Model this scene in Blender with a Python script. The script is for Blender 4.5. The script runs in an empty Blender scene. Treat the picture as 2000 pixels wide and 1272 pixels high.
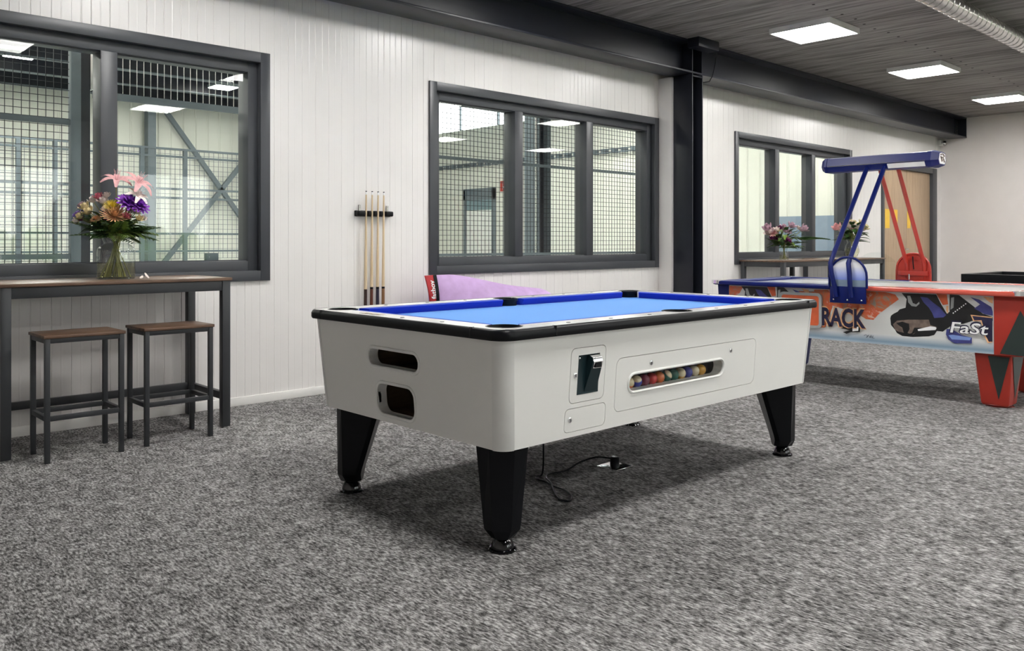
import bpy, bmesh, math, random
from math import sin, cos, pi, radians, tan, atan2, hypot
from mathutils import Vector, Matrix
random.seed(7)
S = bpy.context.scene
C = S.collection

# ---------------------------------------------------------------- camera
FPX, HY, TH, H = 1646.0, 472.7, radians(46.7), 1.135
cam = bpy.data.cameras.new('camera'); co = bpy.data.objects.new('camera', cam); C.objects.link(co)
co.location = (0, 0, H); co.rotation_euler = (radians(90), 0, TH - radians(90))
cam.sensor_fit = 'HORIZONTAL'; cam.sensor_width = 36; cam.lens = FPX/2000*36
cam.shift_y = -(636-HY)/2000; cam.clip_start = 0.05; cam.clip_end = 300
S.camera = co
# ---------------------------------------------------------------- world, view
W = bpy.data.worlds.new('world'); S.world = W; W.use_nodes = True
nt = W.node_tree; bg = nt.nodes['Background']
sky = nt.nodes.new('ShaderNodeTexSky'); sky.sky_type = 'HOSEK_WILKIE'; sky.turbidity = 6; sky.ground_albedo = .4
sky.sun_direction = (.2, -.5, .84)
mixw = nt.nodes.new('ShaderNodeMixRGB'); mixw.inputs[0].default_value = .75; mixw.inputs[2].default_value = (1, 1, 1, 1)
nt.links.new(sky.outputs[0], mixw.inputs[1]); nt.links.new(mixw.outputs[0], bg.inputs[0]); bg.inputs[1].default_value = 7.0
S.view_settings.view_transform = 'Standard'; S.view_settings.look = 'None'
S.view_settings.exposure = 0.33; S.view_settings.gamma = 1.0; S.view_settings.use_curve_mapping = False
PANEL_L, HALL_L = 34.0, 150.0          # radiance of the LED panels of the room and of the hall

# ---------------------------------------------------------------- pixel helper (2000x1272)
FW = (cos(TH), sin(TH)); RT = (sin(TH), -cos(TH))
def PX(x, y, axis, val):
    u = (x-1000)/FPX; v = (y-HY)/FPX
    d = (FW[0]+u*RT[0], FW[1]+u*RT[1], -v)
    o = (0, 0, H); t = (val-o[axis])/d[axis]
    return (d[0]*t, d[1]*t, H+d[2]*t)

# ---------------------------------------------------------------- materials
def newmat(name):
    m = bpy.data.materials.new(name); m.use_nodes = True
    return m, m.node_tree, m.node_tree.nodes['Principled BSDF']
def setp(b, **k):
    for a, v in k.items(): b.inputs[a.replace('_', ' ')].default_value = v
def col(c): return (c[0], c[1], c[2], 1)
def coords(nt, scale=(1, 1, 1), kind='Object'):
    t = nt.nodes.new('ShaderNodeTexCoord'); mp = nt.nodes.new('ShaderNodeMapping')
    mp.inputs['Scale'].default_value = scale; nt.links.new(t.outputs[kind], mp.inputs[0]); return mp.outputs[0]
def noise(nt, vec, scale, detail=3, rough=.5, dist=0):
    n = nt.nodes.new('ShaderNodeTexNoise'); n.inputs['Scale'].default_value = scale; n.inputs['Detail'].default_value = detail
    n.inputs['Roughness'].default_value = rough; n.inputs['Distortion'].default_value = dist
    if vec is not None: nt.links.new(vec, n.inputs['Vector'])
    return n.outputs['Fac']
def ramp(nt, fac, stops):
    r = nt.nodes.new('ShaderNodeValToRGB'); e = r.color_ramp.elements
    e[0].position, e[0].color = stops[0][0], col(stops[0][1]); e[1].position, e[1].color = stops[-1][0], col(stops[-1][1])
    for p, c in stops[1:-1]:
        q = e.new(p); q.color = col(c)
    nt.links.new(fac, r.inputs[0]); return r.outputs[0]
def bump(nt, b, fac, strength=.2, dist=.01):
    n = nt.nodes.new('ShaderNodeBump'); n.inputs['Strength'].default_value = strength; n.inputs['Distance'].default_value = dist
    nt.links.new(fac, n.inputs['Height']); nt.links.new(n.outputs[0], b.inputs['Normal'])
def mat(name, c, rough=.5, metal=0, spec=.5, var=.06, vscale=9, coat=0, **k):
    m, nt, b = newmat(name)
    lo = tuple(max(0, x*(1-var)) for x in c); hi = tuple(min(1, x*(1+var)) for x in c)
    f = noise(nt, coords(nt), vscale, 4)
    nt.links.new(ramp(nt, f, [(.3, lo), (.7, hi)]), b.inputs['Base Color'])
    setp(b, Roughness=rough, Metallic=metal, Specular_IOR_Level=spec, Coat_Weight=coat, **k)
    return m
def wood(name, c1, c2, scale=(1, 12, 12), rough=.45, sc=3.0):
    m, nt, b = newmat(name); v = coords(nt, scale)
    f = noise(nt, v, sc, 6, .6, .6)
    nt.links.new(ramp(nt, f, [(.32, c1), (.55, c2), (.7, tuple((a+q)/2 for a, q in zip(c1, c2)))]), b.inputs['Base Color'])
    setp(b, Roughness=rough); bump(nt, b, f, .08, .004); return m
def glass(name, tint=(1, 1, 1), ior=1.45, fac_scale=1.0, rough=0.0):
    # thin sheet: passes light straight through, mirrors by Fresnel
    m = bpy.data.materials.new(name); m.use_nodes = True; nt = m.node_tree
    for n in list(nt.nodes): nt.nodes.remove(n)
    o = nt.nodes.new('ShaderNodeOutputMaterial'); mx = nt.nodes.new('ShaderNodeMixShader')
    tr = nt.nodes.new('ShaderNodeBsdfTransparent'); gl = nt.nodes.new('ShaderNodeBsdfGlossy'); fr = nt.nodes.new('ShaderNodeFresnel')
    tr.inputs[0].default_value = col(tint); gl.inputs['Roughness'].default_value = rough; fr.inputs['IOR'].default_value = ior
    mul = nt.nodes.new('ShaderNodeMath'); mul.operation = 'MULTIPLY'; mul.inputs[1].default_value = fac_scale
    ge = nt.nodes.new('ShaderNodeNewGeometry'); sel = nt.nodes.new('ShaderNodeMix'); sel.data_type = 'FLOAT'     # same mirror strength from both sides of the sheet
    sel.inputs[2].default_value = ior; sel.inputs[3].default_value = 1/ior
    nt.links.new(ge.outputs['Backfacing'], sel.inputs[0]); nt.links.new(sel.outputs[0], fr.inputs['IOR'])
    nt.links.new(fr.outputs[0], mul.inputs[0]); nt.links.new(mul.outputs[0], mx.inputs[0])
    nt.links.new(tr.outputs[0], mx.inputs[1]); nt.links.new(gl.outputs[0], mx.inputs[2]); nt.links.new(mx.outputs[0], o.inputs[0])
    return m
def emit(name, c, s):
    m, nt, b = newmat(name); setp(b, Base_Color=col((.8, .8, .8)), Emission_Color=col(c), Emission_Strength=s, Roughness=.5); return m

M = {}
M['wall'] = mat('white_steel_panel', (.77, .75, .73), .28, 0, .5, .02, 3)
M['plaster'] = mat('white_plaster', (.76, .72, .70), .7, 0, .3, .02, 4)
M['skirt'] = mat('white_skirting', (.78, .77, .74), .4, 0, .4, .02)
M['anth'] = mat('anthracite_paint', (.048, .052, .060), .38, 0, .5, .06, 6)
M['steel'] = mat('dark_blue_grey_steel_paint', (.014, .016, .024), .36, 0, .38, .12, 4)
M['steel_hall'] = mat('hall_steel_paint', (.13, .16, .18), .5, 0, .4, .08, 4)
M['black'] = mat('black_plastic', (.004, .0045, .006), .34, 0, .18, .1)
M['gloss_black'] = mat('gloss_black', (.004, .004, .005), .08, 0, .6, .05)
M['chrome'] = mat('chrome', (.75, .76, .77), .15, 1, .5, .05)
M['galv'] = mat('galvanised_steel', (.68, .67, .65), .27, 1, .5, .12, 25)
M['cab'] = mat('white_cabinet', (.83, .825, .79), .30, 0, .45, .015, 3)
M['cabtrim'] = mat('white_trim', (.80, .80, .77), .3, 0, .45, .015)
M['rail'] = mat('grey_rail_laminate', (.74, .735, .72), .2, 0, .6, .06, 30)
M['darkin'] = wood('dark_cabinet_inside', (.05, .035, .022), (.12, .085, .05))
M['glass'] = glass('window_glass', (.965, .985, .97), 1.42, .85)
M['clear'] = glass('clear_acrylic', (.97, .985, .98), 1.35, .8)
M['vase'] = glass('vase_glass', (.95, .97, .96), 1.75, 1.0)
M['water'] = glass('water', (.97, .95, .82), 1.2, .6)
M['ledw'] = emit('led_diffuser', (1.0, .985, .96), PANEL_L)
M['ledh'] = emit('hall_led', (1.0, .98, .92), HALL_L)
M['ledframe'] = mat('white_lamp_frame', (.78, .78, .77), .4)
M['wood_top'] = wood('rustic_brown_board', (.045, .026, .017), (.16, .092, .058), (1.2, 14, 14), .4, 3)
M['door'] = wood('oak_door', (.36, .25, .16), (.48, .35, .23), (14, 14, .8), .45, 2.2)
M['frame_leg'] = mat('black_grey_tube', (.030, .033, .037), .42, 0, .5, .08)
M['hallwall'] = mat('hall_cream_panel', (.75, .75, .68), .55, 0, .3, .03, 2)
M['hallroof'] = mat('corrugated_roof_sheet', (.30, .34, .36), .5, .2, .4, .1, 2)
M['dark'] = mat('dark_void', (.015, .015, .016), .8)
M['lav'] = mat('lavender_nylon', (.47, .31, .56), .5, 0, .4, .08, 14)
M['red'] = mat('red_label', (.45, .02, .025), .5)
M['white'] = mat('white_print', (.85, .85, .85), .5, 0, .3, .01)
M['yellow'] = mat('yellow_notice', (.85, .55, .06), .6)
M['blue'] = mat('hockey_blue', (.003, .010, .11), .35, 0, .25, .05, 5, .0)
M['hred'] = mat('hockey_red', (.40, .034, .022), .32, 0, .4, .05, 5, .1)
M['hredrail'] = mat('hockey_red_rail', (.62, .10, .07), .2, 0, .6, .05, 5, .3)
M['dgreen'] = mat('dark_green_grey_print', (.022, .035, .032), .35)
M['field'] = mat('white_playfield', (.74, .76, .76), .12, 0, .6, .02)
M['orange'] = mat('orange_print', (.62, .12, .045), .4, 0, .4, .15, 12)
M['navy'] = mat('navy_print', (.02, .018, .05), .4, 0, .4, .2, 14)
M['violet'] = mat('violet_blue_print', (.055, .06, .22), .4, 0, .4, .2, 14)
M['bootblack'] = mat('black_print', (.008, .008, .009), .35)
M['taupe'] = mat('taupe_print', (.16, .12, .10), .4, 0, .4, .35, 25)
M['paleblue'] = mat('pale_blue_print', (.20, .30, .62), .4, 0, .4, .15, 14)
M['gold'] = mat('peach_outline_print', (.75, .42, .22), .4, 0, .4, .2, 20)
M['greyprint'] = mat('grey_print', (.34, .36, .36), .4)
M['greenfl'] = mat('hedge_leaf', (.12, .28, .04), .6, 0, .3, .4, 3)
M['leaf'] = mat('leaf_green', (.035, .085, .02), .45, 0, .4, .4, 14)
M['leaf2'] = mat('leaf_light_green', (.12, .20, .035), .45, 0, .4, .35, 14)
M['stem'] = mat('stem_green', (.26, .27, .09), .5, 0, .4, .3, 20)
M['exitgrey'] = mat('teal_grey_door', (.16, .24, .27), .5)
M['blueboard'] = mat('blue_grey_board', (.20, .27, .36), .5)
def petalmat(n, c): M[n] = mat(n, c, .55, 0, .3, .22, 30); return M[n]
petalmat('p_purple', (.22, .05, .42)); petalmat('p_violet', (.38, .26, .68)); petalmat('p_pink', (.72, .40, .40))
petalmat('p_white', (.78, .68, .64)); petalmat('p_peach', (.72, .42, .22)); petalmat('p_yellow', (.75, .58, .06))
petalmat('p_rose', (.62, .16, .22)); petalmat('p_cream', (.74, .62, .36)); petalmat('p_plum', (.13, .015, .08)); petalmat('p_mauve', (.52, .35, .42))

# carpet
m, nt, b = newmat('grey_loop_carpet')
v = coords(nt, (1.0, .30, 1)); n1 = noise(nt, v, 120, 4, .7); n2 = noise(nt, coords(nt, (1, .5, 1)), 20, 3, .6); n3 = noise(nt, coords(nt), 1.1, 2)
ad = nt.nodes.new('ShaderNodeMath'); ad.operation = 'MULTIPLY_ADD'; ad.inputs[1].default_value = .35; nt.links.new(n2, ad.inputs[0]); nt.links.new(n1, ad.inputs[2])
ad2 = nt.nodes.new('ShaderNodeMath'); ad2.operation = 'MULTIPLY_ADD'; ad2.inputs[1].default_value = .10; nt.links.new(n3, ad2.inputs[0]); nt.links.new(ad.outputs[0], ad2.inputs[2])
nt.links.new(ramp(nt, ad2.outputs[0], [(.525, (.018, .0175, .0172)), (.635, (.070, .068, .066)), (.755, (.235, .228, .224)), (.875, (.50, .487, .483))]), b.inputs['Base Color'])
setp(b, Roughness=.95, Specular_IOR_Level=.1); bump(nt, b, n1, .6, .006); M['carpet'] = m
# ceiling: dark streaked boards, grain along Y
m, nt, b = newmat('dark_streaked_ceiling_board')
v = coords(nt, (9, .45, 1)); n1 = noise(nt, v, 3.0, 6, .65, .5); n2 = noise(nt, coords(nt, (1, .4, 1)), 1.2, 3)
ad = nt.nodes.new('ShaderNodeMath'); ad.operation = 'MULTIPLY_ADD'; ad.inputs[1].default_value = .45; nt.links.new(n2, ad.inputs[0]); nt.links.new(n1, ad.inputs[2])
nt.links.new(ramp(nt, ad.outputs[0], [(.50, (.075, .071, .069)), (.68, (.20, .19, .183)), (.88, (.38, .36, .35))]), b.inputs['Base Color'])
setp(b, Roughness=.7, Specular_IOR_Level=.25); bump(nt, b, n1, .25, .01); M['ceil'] = m
# blue cloth
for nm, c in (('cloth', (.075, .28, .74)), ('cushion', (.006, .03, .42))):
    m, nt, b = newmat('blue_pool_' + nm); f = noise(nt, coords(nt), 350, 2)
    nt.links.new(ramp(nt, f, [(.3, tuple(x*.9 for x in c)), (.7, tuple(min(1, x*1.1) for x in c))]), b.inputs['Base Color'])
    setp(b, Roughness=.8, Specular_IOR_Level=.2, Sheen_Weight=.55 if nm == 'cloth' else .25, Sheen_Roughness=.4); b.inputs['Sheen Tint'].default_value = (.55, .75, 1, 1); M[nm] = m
# hockey side art base: white panel with orange smoke (a print)
m, nt, b = newmat('printed_side_panel')
f = noise(nt, coords(nt, (1, 1.0, 1.4)), 3.2, 5, .6, .8)
nt.links.new(ramp(nt, f, [(.40, (.66, .67, .66)), (.58, (.62, .63, .61))]), b.inputs['Base Color']); setp(b, Roughness=.3); M['art'] = m
m, nt, b = newmat('orange_smoke_print')
f = noise(nt, coords(nt), 14, 5, .6, 1.0)
nt.links.new(ramp(nt, f, [(.36, (.30, .27, .22)), (.46, (.60, .16, .06)), (.58, (.66, .12, .05)), (.68, (.70, .55, .46))]), b.inputs['Base Color']); setp(b, Roughness=.3); M['smoke'] = m

# ---------------------------------------------------------------- mesh helpers
ORG = {}
class MB:
    def __init__(s): s.v = []; s.f = []
    def add(s, vs, fs):
        o = len(s.v); s.v += [tuple(p) for p in vs]; s.f += [tuple(i+o for i in f) for f in fs]; return s
    def box(s, x0, y0, z0, x1, y1, z1):
        return s.add([(x0,y0,z0),(x1,y0,z0),(x1,y1,z0),(x0,y1,z0),(x0,y0,z1),(x1,y0,z1),(x1,y1,z1),(x0,y1,z1)],
                     [(0,3,2,1),(4,5,6,7),(0,1,5,4),(1,2,6,5),(2,3,7,6),(3,0,4,7)])
    def loft(s, rings, close=True, cap=True):
        n = len(rings[0]); vs = [p for r in rings for p in r]; fs = []
        for i in range(len(rings)-1):
            for j in range(n if close else n-1):
                k = (j+1) % n; fs.append((i*n+j, i*n+k, (i+1)*n+k, (i+1)*n+j))
        if cap and close: fs.append(tuple(reversed(range(n)))); fs.append(tuple((len(rings)-1)*n+j for j in range(n)))
        return s.add(vs, fs)
    def bar(s, a, b, w, h=None, up=(0, 0, 1)):
        a, b = Vector(a), Vector(b); d = (b-a).normalized(); u = Vector(up)
        if abs(d.dot(u)) > .98: u = Vector((1, 0, 0))
        r = d.cross(u).normalized(); u = r.cross(d); h = h or w
        q = [r*w/2+u*h/2, -r*w/2+u*h/2, -r*w/2-u*h/2, r*w/2-u*h/2]
        return s.loft([[a+x for x in q], [b+x for x in q]])
    def tube(s, path, r, n=8, cap=True):
        path = [Vector(p) for p in path]; rings = []; prev = None
        for i, p in enumerate(path):
            t = (path[min(i+1, len(path)-1)]-path[max(i-1, 0)]).normalized()
            if prev is None:
                a = Vector((0, 0, 1)) if abs(t.z) < .9 else Vector((1, 0, 0)); x = t.cross(a).normalized()
            else: x = (prev-t*prev.dot(t)).normalized()
            prev = x; y = t.cross(x); rr = r[i] if isinstance(r, (list, tuple)) else r
            rings.append([p+(x*cos(2*pi*k/n)+y*sin(2*pi*k/n))*rr for k in range(n)])
        return s.loft(rings, True, cap)
    def lathe(s, prof, c=(0, 0, 0), n=24, cap=True):
        return s.loft([[(c[0]+r*cos(2*pi*k/n), c[1]+r*sin(2*pi*k/n), c[2]+z) for k in range(n)] for r, z in prof], True, cap)
    def sphere(s, c, r, n=12, m=8, sc=(1, 1, 1)):
        return s.loft([[(c[0]+sc[0]*r*sin(pi*i/m)*cos(2*pi*k/n), c[1]+sc[1]*r*sin(pi*i/m)*sin(2*pi*k/n), c[2]-sc[2]*r*cos(pi*i/m)) for k in range(n)] for i in range(1, m)])
    def plate(s, outer, holes, fr, th):
        # flat 2-D outline with holes, thickness th along the frame's normal; fr(s,t,n)->xyz
        bm = bmesh.new(); loops = []
        for lp in [outer]+holes:
            vs = [bm.verts.new((p[0], p[1], 0)) for p in lp]; loops.append(vs)
            for i in range(len(vs)): bm.edges.new((vs[i], vs[(i+1) % len(vs)]))
        bmesh.ops.triangle_fill(bm, use_beauty=True, use_dissolve=False, edges=bm.edges[:], normal=(0, 0, 1))
        bm.verts.index_update(); n = len(bm.verts); base = [v.co.copy() for v in bm.verts]
        vs = [fr(p.x, p.y, 0) for p in base]+[fr(p.x, p.y, -th) for p in base]; fs = []
        for f in bm.faces:
            ix = [v.index for v in f.verts]; fs.append(tuple(ix)); fs.append(tuple(n+i for i in reversed(ix)))
        for lp in loops:
            ix = [v.index for v in lp]
            for i in range(len(ix)):
                a, b2 = ix[i], ix[(i+1) % len(ix)]; fs.append((a, b2, n+b2, n+a))
        bm.free(); return s.add(vs, fs)
    def build(s, name, m, parent=None, smooth=0, bevel=0, seg=2, origin=None, label=None, raw=False):
        o3 = (0, 0, 0) if raw else ORG.get(parent.name, (0, 0, 0)) if parent else (origin or (0, 0, 0))
        me = bpy.data.meshes.new(name); me.from_pydata([(p[0]-o3[0], p[1]-o3[1], p[2]-o3[2]) for p in s.v], [], s.f)
        bm = bmesh.new(); bm.from_mesh(me)
        bmesh.ops.recalc_face_normals(bm, faces=bm.faces)
        if bevel:
            es = [e for e in bm.edges if len(e.link_faces) == 2 and e.calc_face_angle(0) > .5]
            bmesh.ops.bevel(bm, geom=es, offset=bevel, segments=seg, profile=.5, affect='EDGES', clamp_overlap=True)
        bm.to_mesh(me); bm.free()
        if smooth or bevel:
            for p in me.polygons: p.use_smooth = True
            me.set_sharp_from_angle(angle=radians(smooth or 40))
        me.materials.append(M[m] if isinstance(m, str) else m)
        o = bpy.data.objects.new(name, me); C.objects.link(o)
        if parent: o.parent = parent; ORG[o.name] = o3
        else: o.location = o3; ORG[o.name] = o3
        if label: o['label'] = label
        return o
def tag(o, label, cat, group=None):
    o['label'] = label; o['category'] = cat
    if group: o['group'] = group
    return o
def thing(name, label, cat, loc=(0, 0, 0), group=None):
    o = bpy.data.objects.new(name, None); o.empty_display_size = .1; C.objects.link(o); o.location = loc; ORG[o.name] = tuple(loc)
    return tag(o, label, cat, group)
def struct(name, loc=(0, 0, 0)):
    o = bpy.data.objects.new(name, None); C.objects.link(o); o.location = loc; ORG[o.name] = tuple(loc); o['kind'] = 'structure'; return o
def st(o): o['kind'] = 'structure'; return o
def copy_tree(o, loc=None, parent=None):
    c = o.copy(); C.objects.link(c)
    if parent: c.parent = parent
    if loc is not None: c.location = loc; ORG[c.name] = tuple(loc)
    for ch in list(o.children): copy_tree(ch, None, c)
    return c
def share(o, loc, name=None):                          # piece sharing mesh data, same parent
    c = o.copy(); C.objects.link(c); c.location = loc; return c
def rrect(x0, y0, x1, y1, r, n=5):
    pts = []
    for cx, cy, a in ((x1-r, y0+r, -90), (x1-r, y1-r, 0), (x0+r, y1-r, 90), (x0+r, y0+r, 180)):
        for i in range(n+1): t = radians(a+90*i/n); pts.append((cx+r*cos(t), cy+r*sin(t)))
    return pts
def B(x0, y0, z0, x1, y1, z1): return MB().box(x0, y0, z0, x1, y1, z1)
def textmesh(txt, size, shear=0, extrude=.0006, offset=0):
    cu = bpy.data.curves.new('t', 'FONT'); cu.body = txt; cu.size = size; cu.extrude = extrude; cu.shear = shear; cu.offset = offset; cu.resolution_u = 3
    ob = bpy.data.objects.new('t', cu); C.objects.link(ob); dg = bpy.context.evaluated_depsgraph_get(); dg.update()
    me = bpy.data.meshes.new_from_object(ob.evaluated_get(dg)); vs = [v.co.copy() for v in me.vertices]; fs = [tuple(p.vertices) for p in me.polygons]
    bpy.data.objects.remove(ob); bpy.data.curves.remove(cu); bpy.data.meshes.remove(me); return vs, fs

# ================================================================ THE ROOM
YW, XE, YB, XL, ZC = 5.55, 15.46, -4.6, -1.6, 3.25
st(B(XL-.2, YB-.2, -.15, XE+.2, YW+.2, 0).build('floor', 'carpet'))
# ceiling: slab backing plus board pieces with open joints
ce = st(B(XL-.2, YB-.2, ZC+.03, XE+.2, YW+.2, ZC+.15).build('ceiling', 'dark'))
bw = 1.2; x = XL; brd = None
while x < XE-.01:
    x1 = min(x+bw, XE)
    if x1-x > bw-.001:
        if brd is None: brd = B(.003, YB, ZC, bw-.003, YW, ZC+.03).build('ceiling_board', 'ceil', ce); brd.location = (x, 0, 0)
        else: share(brd, (x, 0, 0))
    else: B(x+.003, YB, ZC, x1, YW, ZC+.03).build('ceiling_board', 'ceil', ce)
    x = x1
hole = MB().lathe([(.014, -.0015), (.014, .004)], (0, 0, ZC), 10).build('bolt_hole', 'dark', ce, raw=True); hole.location = (7.1, 3.62, 0)
for k in range(1, 26): share(hole, (7.1+k*.25, 3.6+.02*sin(k*1.7), 0))

WX = [(-.257, 2.853), (4.281, 7.391), (8.906, 12.016)]; WZ0, WZ1 = .862, 2.47
DX0, DX1, DZ = 13.04, 15.25, 2.39
# --- wall_left: solid core round the openings, ribbed steel panels in front
wl = MB()
ops = [(a+.03, b-.03, WZ0+.03, WZ1-.03) for a, b in WX]+[(DX0+.03, DX1-.03, 0, DZ-.03)]
xs = XL-.2
for a, b, z0, z1 in ops:
    wl.box(xs, YW+.012, 0, a, YW+.20, ZC+.1)
    if z0 > 0: wl.box(a, YW+.012, 0, b, YW+.20, z0)
    wl.box(a, YW+.012, z1, b, YW+.20, ZC+.1); xs = b
wl.box(xs, YW+.012, 0, XE+.2, YW+.20, ZC+.1)
WL = st(wl.build('wall_left', 'wall'))
pw, x = 1.0, 3.56-6
while x < XE:
    xa, xb = max(x, XL), min(x+pw, XE)
    if xb <= XL: x += pw; continue
    br = [(xa, 0), (xb, 0)] + ([(x+.0015, 0), (x, .010)] if x > XL else []) + ([(x+pw-.0015, 0)] if x+pw < XE else [])
    for k in range(1, 18):
        g = x+pw*k/18
        d, w = (.0030, .0040) if k % 2 == 0 else (-.0010, .006)
        if xa < g-w and g+w < xb: br += [(g-w, 0), (g, d), (g+w, 0)]
    for a, b, z0, z1 in ops:
        for e in (a, b):
            if xa < e < xb: br.append((e, 0))
    br.sort(); mb = MB()
    for (p, dp), (q, dq) in zip(br, br[1:]):
        if q-p < 1e-5: continue
        mid = (p+q)/2; iv = [(0, ZC)]
        for a, b, z0, z1 in ops:
            if a < mid < b: iv = ([(0, z0)] if z0 > 0 else [])+[(z1, ZC)]
        for z0, z1 in iv: mb.add([(p, YW+dp, z0), (q, YW+dq, z0), (q, YW+dq, z1), (p, YW+dp, z1)], [(0, 1, 2, 3)])
    if mb.f: mb.build('wall_panel', 'wall', WL)
    x += pw
bb = MB()
for a, b in ((XL, DX0), (DX1, XE)): bb.box(a, YW-.012, 0, b, YW+.012, .06)
st(bb.build('baseboard_left', 'skirt', None, 0, .003))
# --- end wall, rear walls
st(B(XE, YB-.2, 0, XE+.2, YW+.2, ZC+.1).build('wall_back', 'plaster'))
st(B(XL-.2, YB-.2, 0, XL, YW+.2, ZC+.1).build('wall_front', 'plaster'))
RW = [(2.9, 4.5), (5.5, 7.1), (10.0, 12.4)]; mb = MB(); xs = XL-.2
for a, b in RW:
    mb.box(xs, YB-.2, 0, a, YB, ZC+.1); mb.box(a, YB-.2, 0, b, YB, .5); mb.box(a, YB-.2, 2.5, b, YB, ZC+.1); xs = b
mb.box(xs, YB-.2, 0, XE+.2, YB, ZC+.1); st(mb.build('wall_right', 'plaster'))
st(B(XE-.012, YB, 0, XE, YW-.02, .06).build('baseboard_back', 'skirt', None, 0, .003))

# --- windows
def ring(x0, z0, x1, z1, w, y0, y1, name, parent):
    for nm, q in (('stile', (x0, z0, x0+w, z1)), ('stile', (x1-w, z0, x1, z1)), ('head', (x0+w, z1-w, x1-w, z1)), ('bottom_rail', (x0+w, z0, x1-w, z0+w))):
        B(q[0], y0, q[1], q[2], y1, q[3]).build(name+'_'+nm, 'anth', parent, 0, .002)
def window(i, x0, x1, z0, z1, yf, n=3, sgn=1):
    w = struct('window_%d' % i, ((x0+x1)/2, yf, z0))
    def yy(a, b): return (yf+a, yf+b) if sgn > 0 else (yf-b, yf-a)
    ring(x0, z0, x1, z1, .072, *yy(-.022, .03), 'casing', w)
    ring(x0+.055, z0+.055, x1-.055, z1-.055, .085, *yy(.035, .19), 'frame', w)
    a, b = x0+.14, x1-.14; pwid = (b-a-.1*(n-1))/n
    for k in range(n):
        p = a+k*(pwid+.1)
        if k < n-1: B(p+pwid, yy(.03, .185)[0], z0+.14, p+pwid+.1, yy(.03, .185)[1], z1-.14).build('mullion', 'anth', w, 0, .002)
        for t in (.075, .150):
            c0, c1 = yy(t, t+.0005); MB().add([(p-.01, c0, z0+.13), (p+pwid+.01, c0, z0+.13), (p+pwid+.01, c0, z1-.13), (p-.01, c0, z1-.13)], [(0, 1, 2, 3)]).build('pane', 'glass', w)
        bead = MB(); q0, q1 = yy(.06, .07)
        bead.box(p, q0, z0+.14, p+pwid, q1, z0+.148); bead.box(p, q0, z1-.148, p+pwid, q1, z1-.14)
        bead.build('glazing_bead', 'anth', w)
    return w
for i, (a, b) in enumerate(WX): window(i+1, a, b, WZ0, WZ1, YW)
for i, (a, b) in enumerate(RW): window(i+4, a-.03, b+.03, .47, 2.53, YB, 2, -1)
# --- door
d = struct('door_1', ((DX0+DX1)/2, YW, 0))
for q in ((DX0, 0, DX0+.09, DZ), (DX1-.19, 0, DX1, DZ), (DX0+.09, DZ-.09, DX1-.19, DZ)):
    B(q[0], YW-.02, q[1], q[2], YW+.19, q[3]).build('door_frame', 'anth', d, 0, .003)
xm = (DX0+.09+DX1-.19)/2
for a, b in ((DX0+.095, xm-.003), (xm+.003, DX1-.195)):
    lf = B(a, YW+.03, .008, b, YW+.075, DZ-.095).build('door_leaf', 'door', d, 0, .002)
hd = MB(); hd.tube([(xm-.06, YW+.03, 1.02), (xm-.06, YW-.02, 1.02), (xm-.18, YW-.025, 1.02)], .010, 8); hd.build('door_handle', 'chrome', d, 40)
for k, (px, pz, w, h) in enumerate(((1733, 427, .17, .30), (1749.5, 428, .13, .30), (1775, 428, .13, .30))):
    p = PX(px, pz, 1, YW+.03)
    n = B(p[0]-w/2, YW+.0285, p[2]-h/2, p[0]+w/2, YW+.030, p[2]+h/2).build('paper_notice', 'yellow', None, 0, 0, 2, (p[0], YW+.029, p[2]-h/2))
    tag(n, ['yellow paper notice on the left door leaf, nearest the dark frame', 'yellow paper notice on the left door leaf, beside the leaf joint', 'yellow paper notice taped on the right wooden door leaf'][k], 'notice', 'yellow notices on the door')

# --- steel frame: beam, column, bracket, cable
Y0, Y1, YM, Z0, TF = 5.125, 5.425, 5.275, 2.905, .02
bm_ = thing('steel_beam', 'dark blue-grey steel I-beam running below the ceiling along the window wall', 'beam', (XL, YM, Z0))
B(XL, Y0, Z0, XE, Y1, Z0+TF).build('bottom_flange', 'steel', bm_, 0, .002)
B(XL, Y0, ZC-TF, XE, Y1, ZC-.001).build('top_flange', 'steel', bm_, 0, .002)
B(XL, YM-.006, Z0+TF, XE, YM+.006, ZC-TF).build('web', 'steel', bm_)
for xx in (7.435, 7.61):
    B(xx, Y0+.01, Z0+TF, xx+.012, YM-.006, ZC-TF).build('stiffener', 'steel', bm_)
B(XE-.012, Y0+.005, Z0+TF, XE, YM-.006, ZC-TF).build('end_plate', 'steel', bm_)
bolt = MB().lathe([(.017, 0), (.017, .012), (.010, .016)], (0, 0, 0), 6).build('bolt', 'galv', bm_, 40, raw=True)
bolt.rotation_euler = (radians(90), 0, 0); bolt.location = (XE-.11-XL, YM-.006-YM, .07)
B(XE-.16, YM-.012, Z0+TF, XE-.01, YM-.006, ZC-TF).build('splice_plate', 'steel', bm_)
bolt.location = (XE-.09-XL, -.012, .065)
for k in range(1, 4): share(bolt, (XE-.09-XL, -.012, .065+.068*k))
cl = thing('steel_column', 'dark blue-grey steel H-column between the two right windows', 'column', (7.53, 5.25, 0))
for xx in (7.43, 7.613): B(xx, 5.13, 0, xx+.012, 5.37, Z0-.001).build('flange', 'steel', cl, 0, .0015)
B(7.442, 5.245, 0, 7.613, 5.255, Z0-.001).build('web', 'steel', cl)
B(7.41, 5.11, 0, 7.645, 5.39, .015).build('base_plate', 'steel', cl)
B(7.442, 5.135, Z0-.03, 7.613, 5.245, Z0-.015).build('cap_stiffener', 'steel', cl)
st(B(7.40, 5.372, 0, 7.63, YW+.0, Z0-.01).build('trim_1', 'wall', None, 0, .004))
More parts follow.
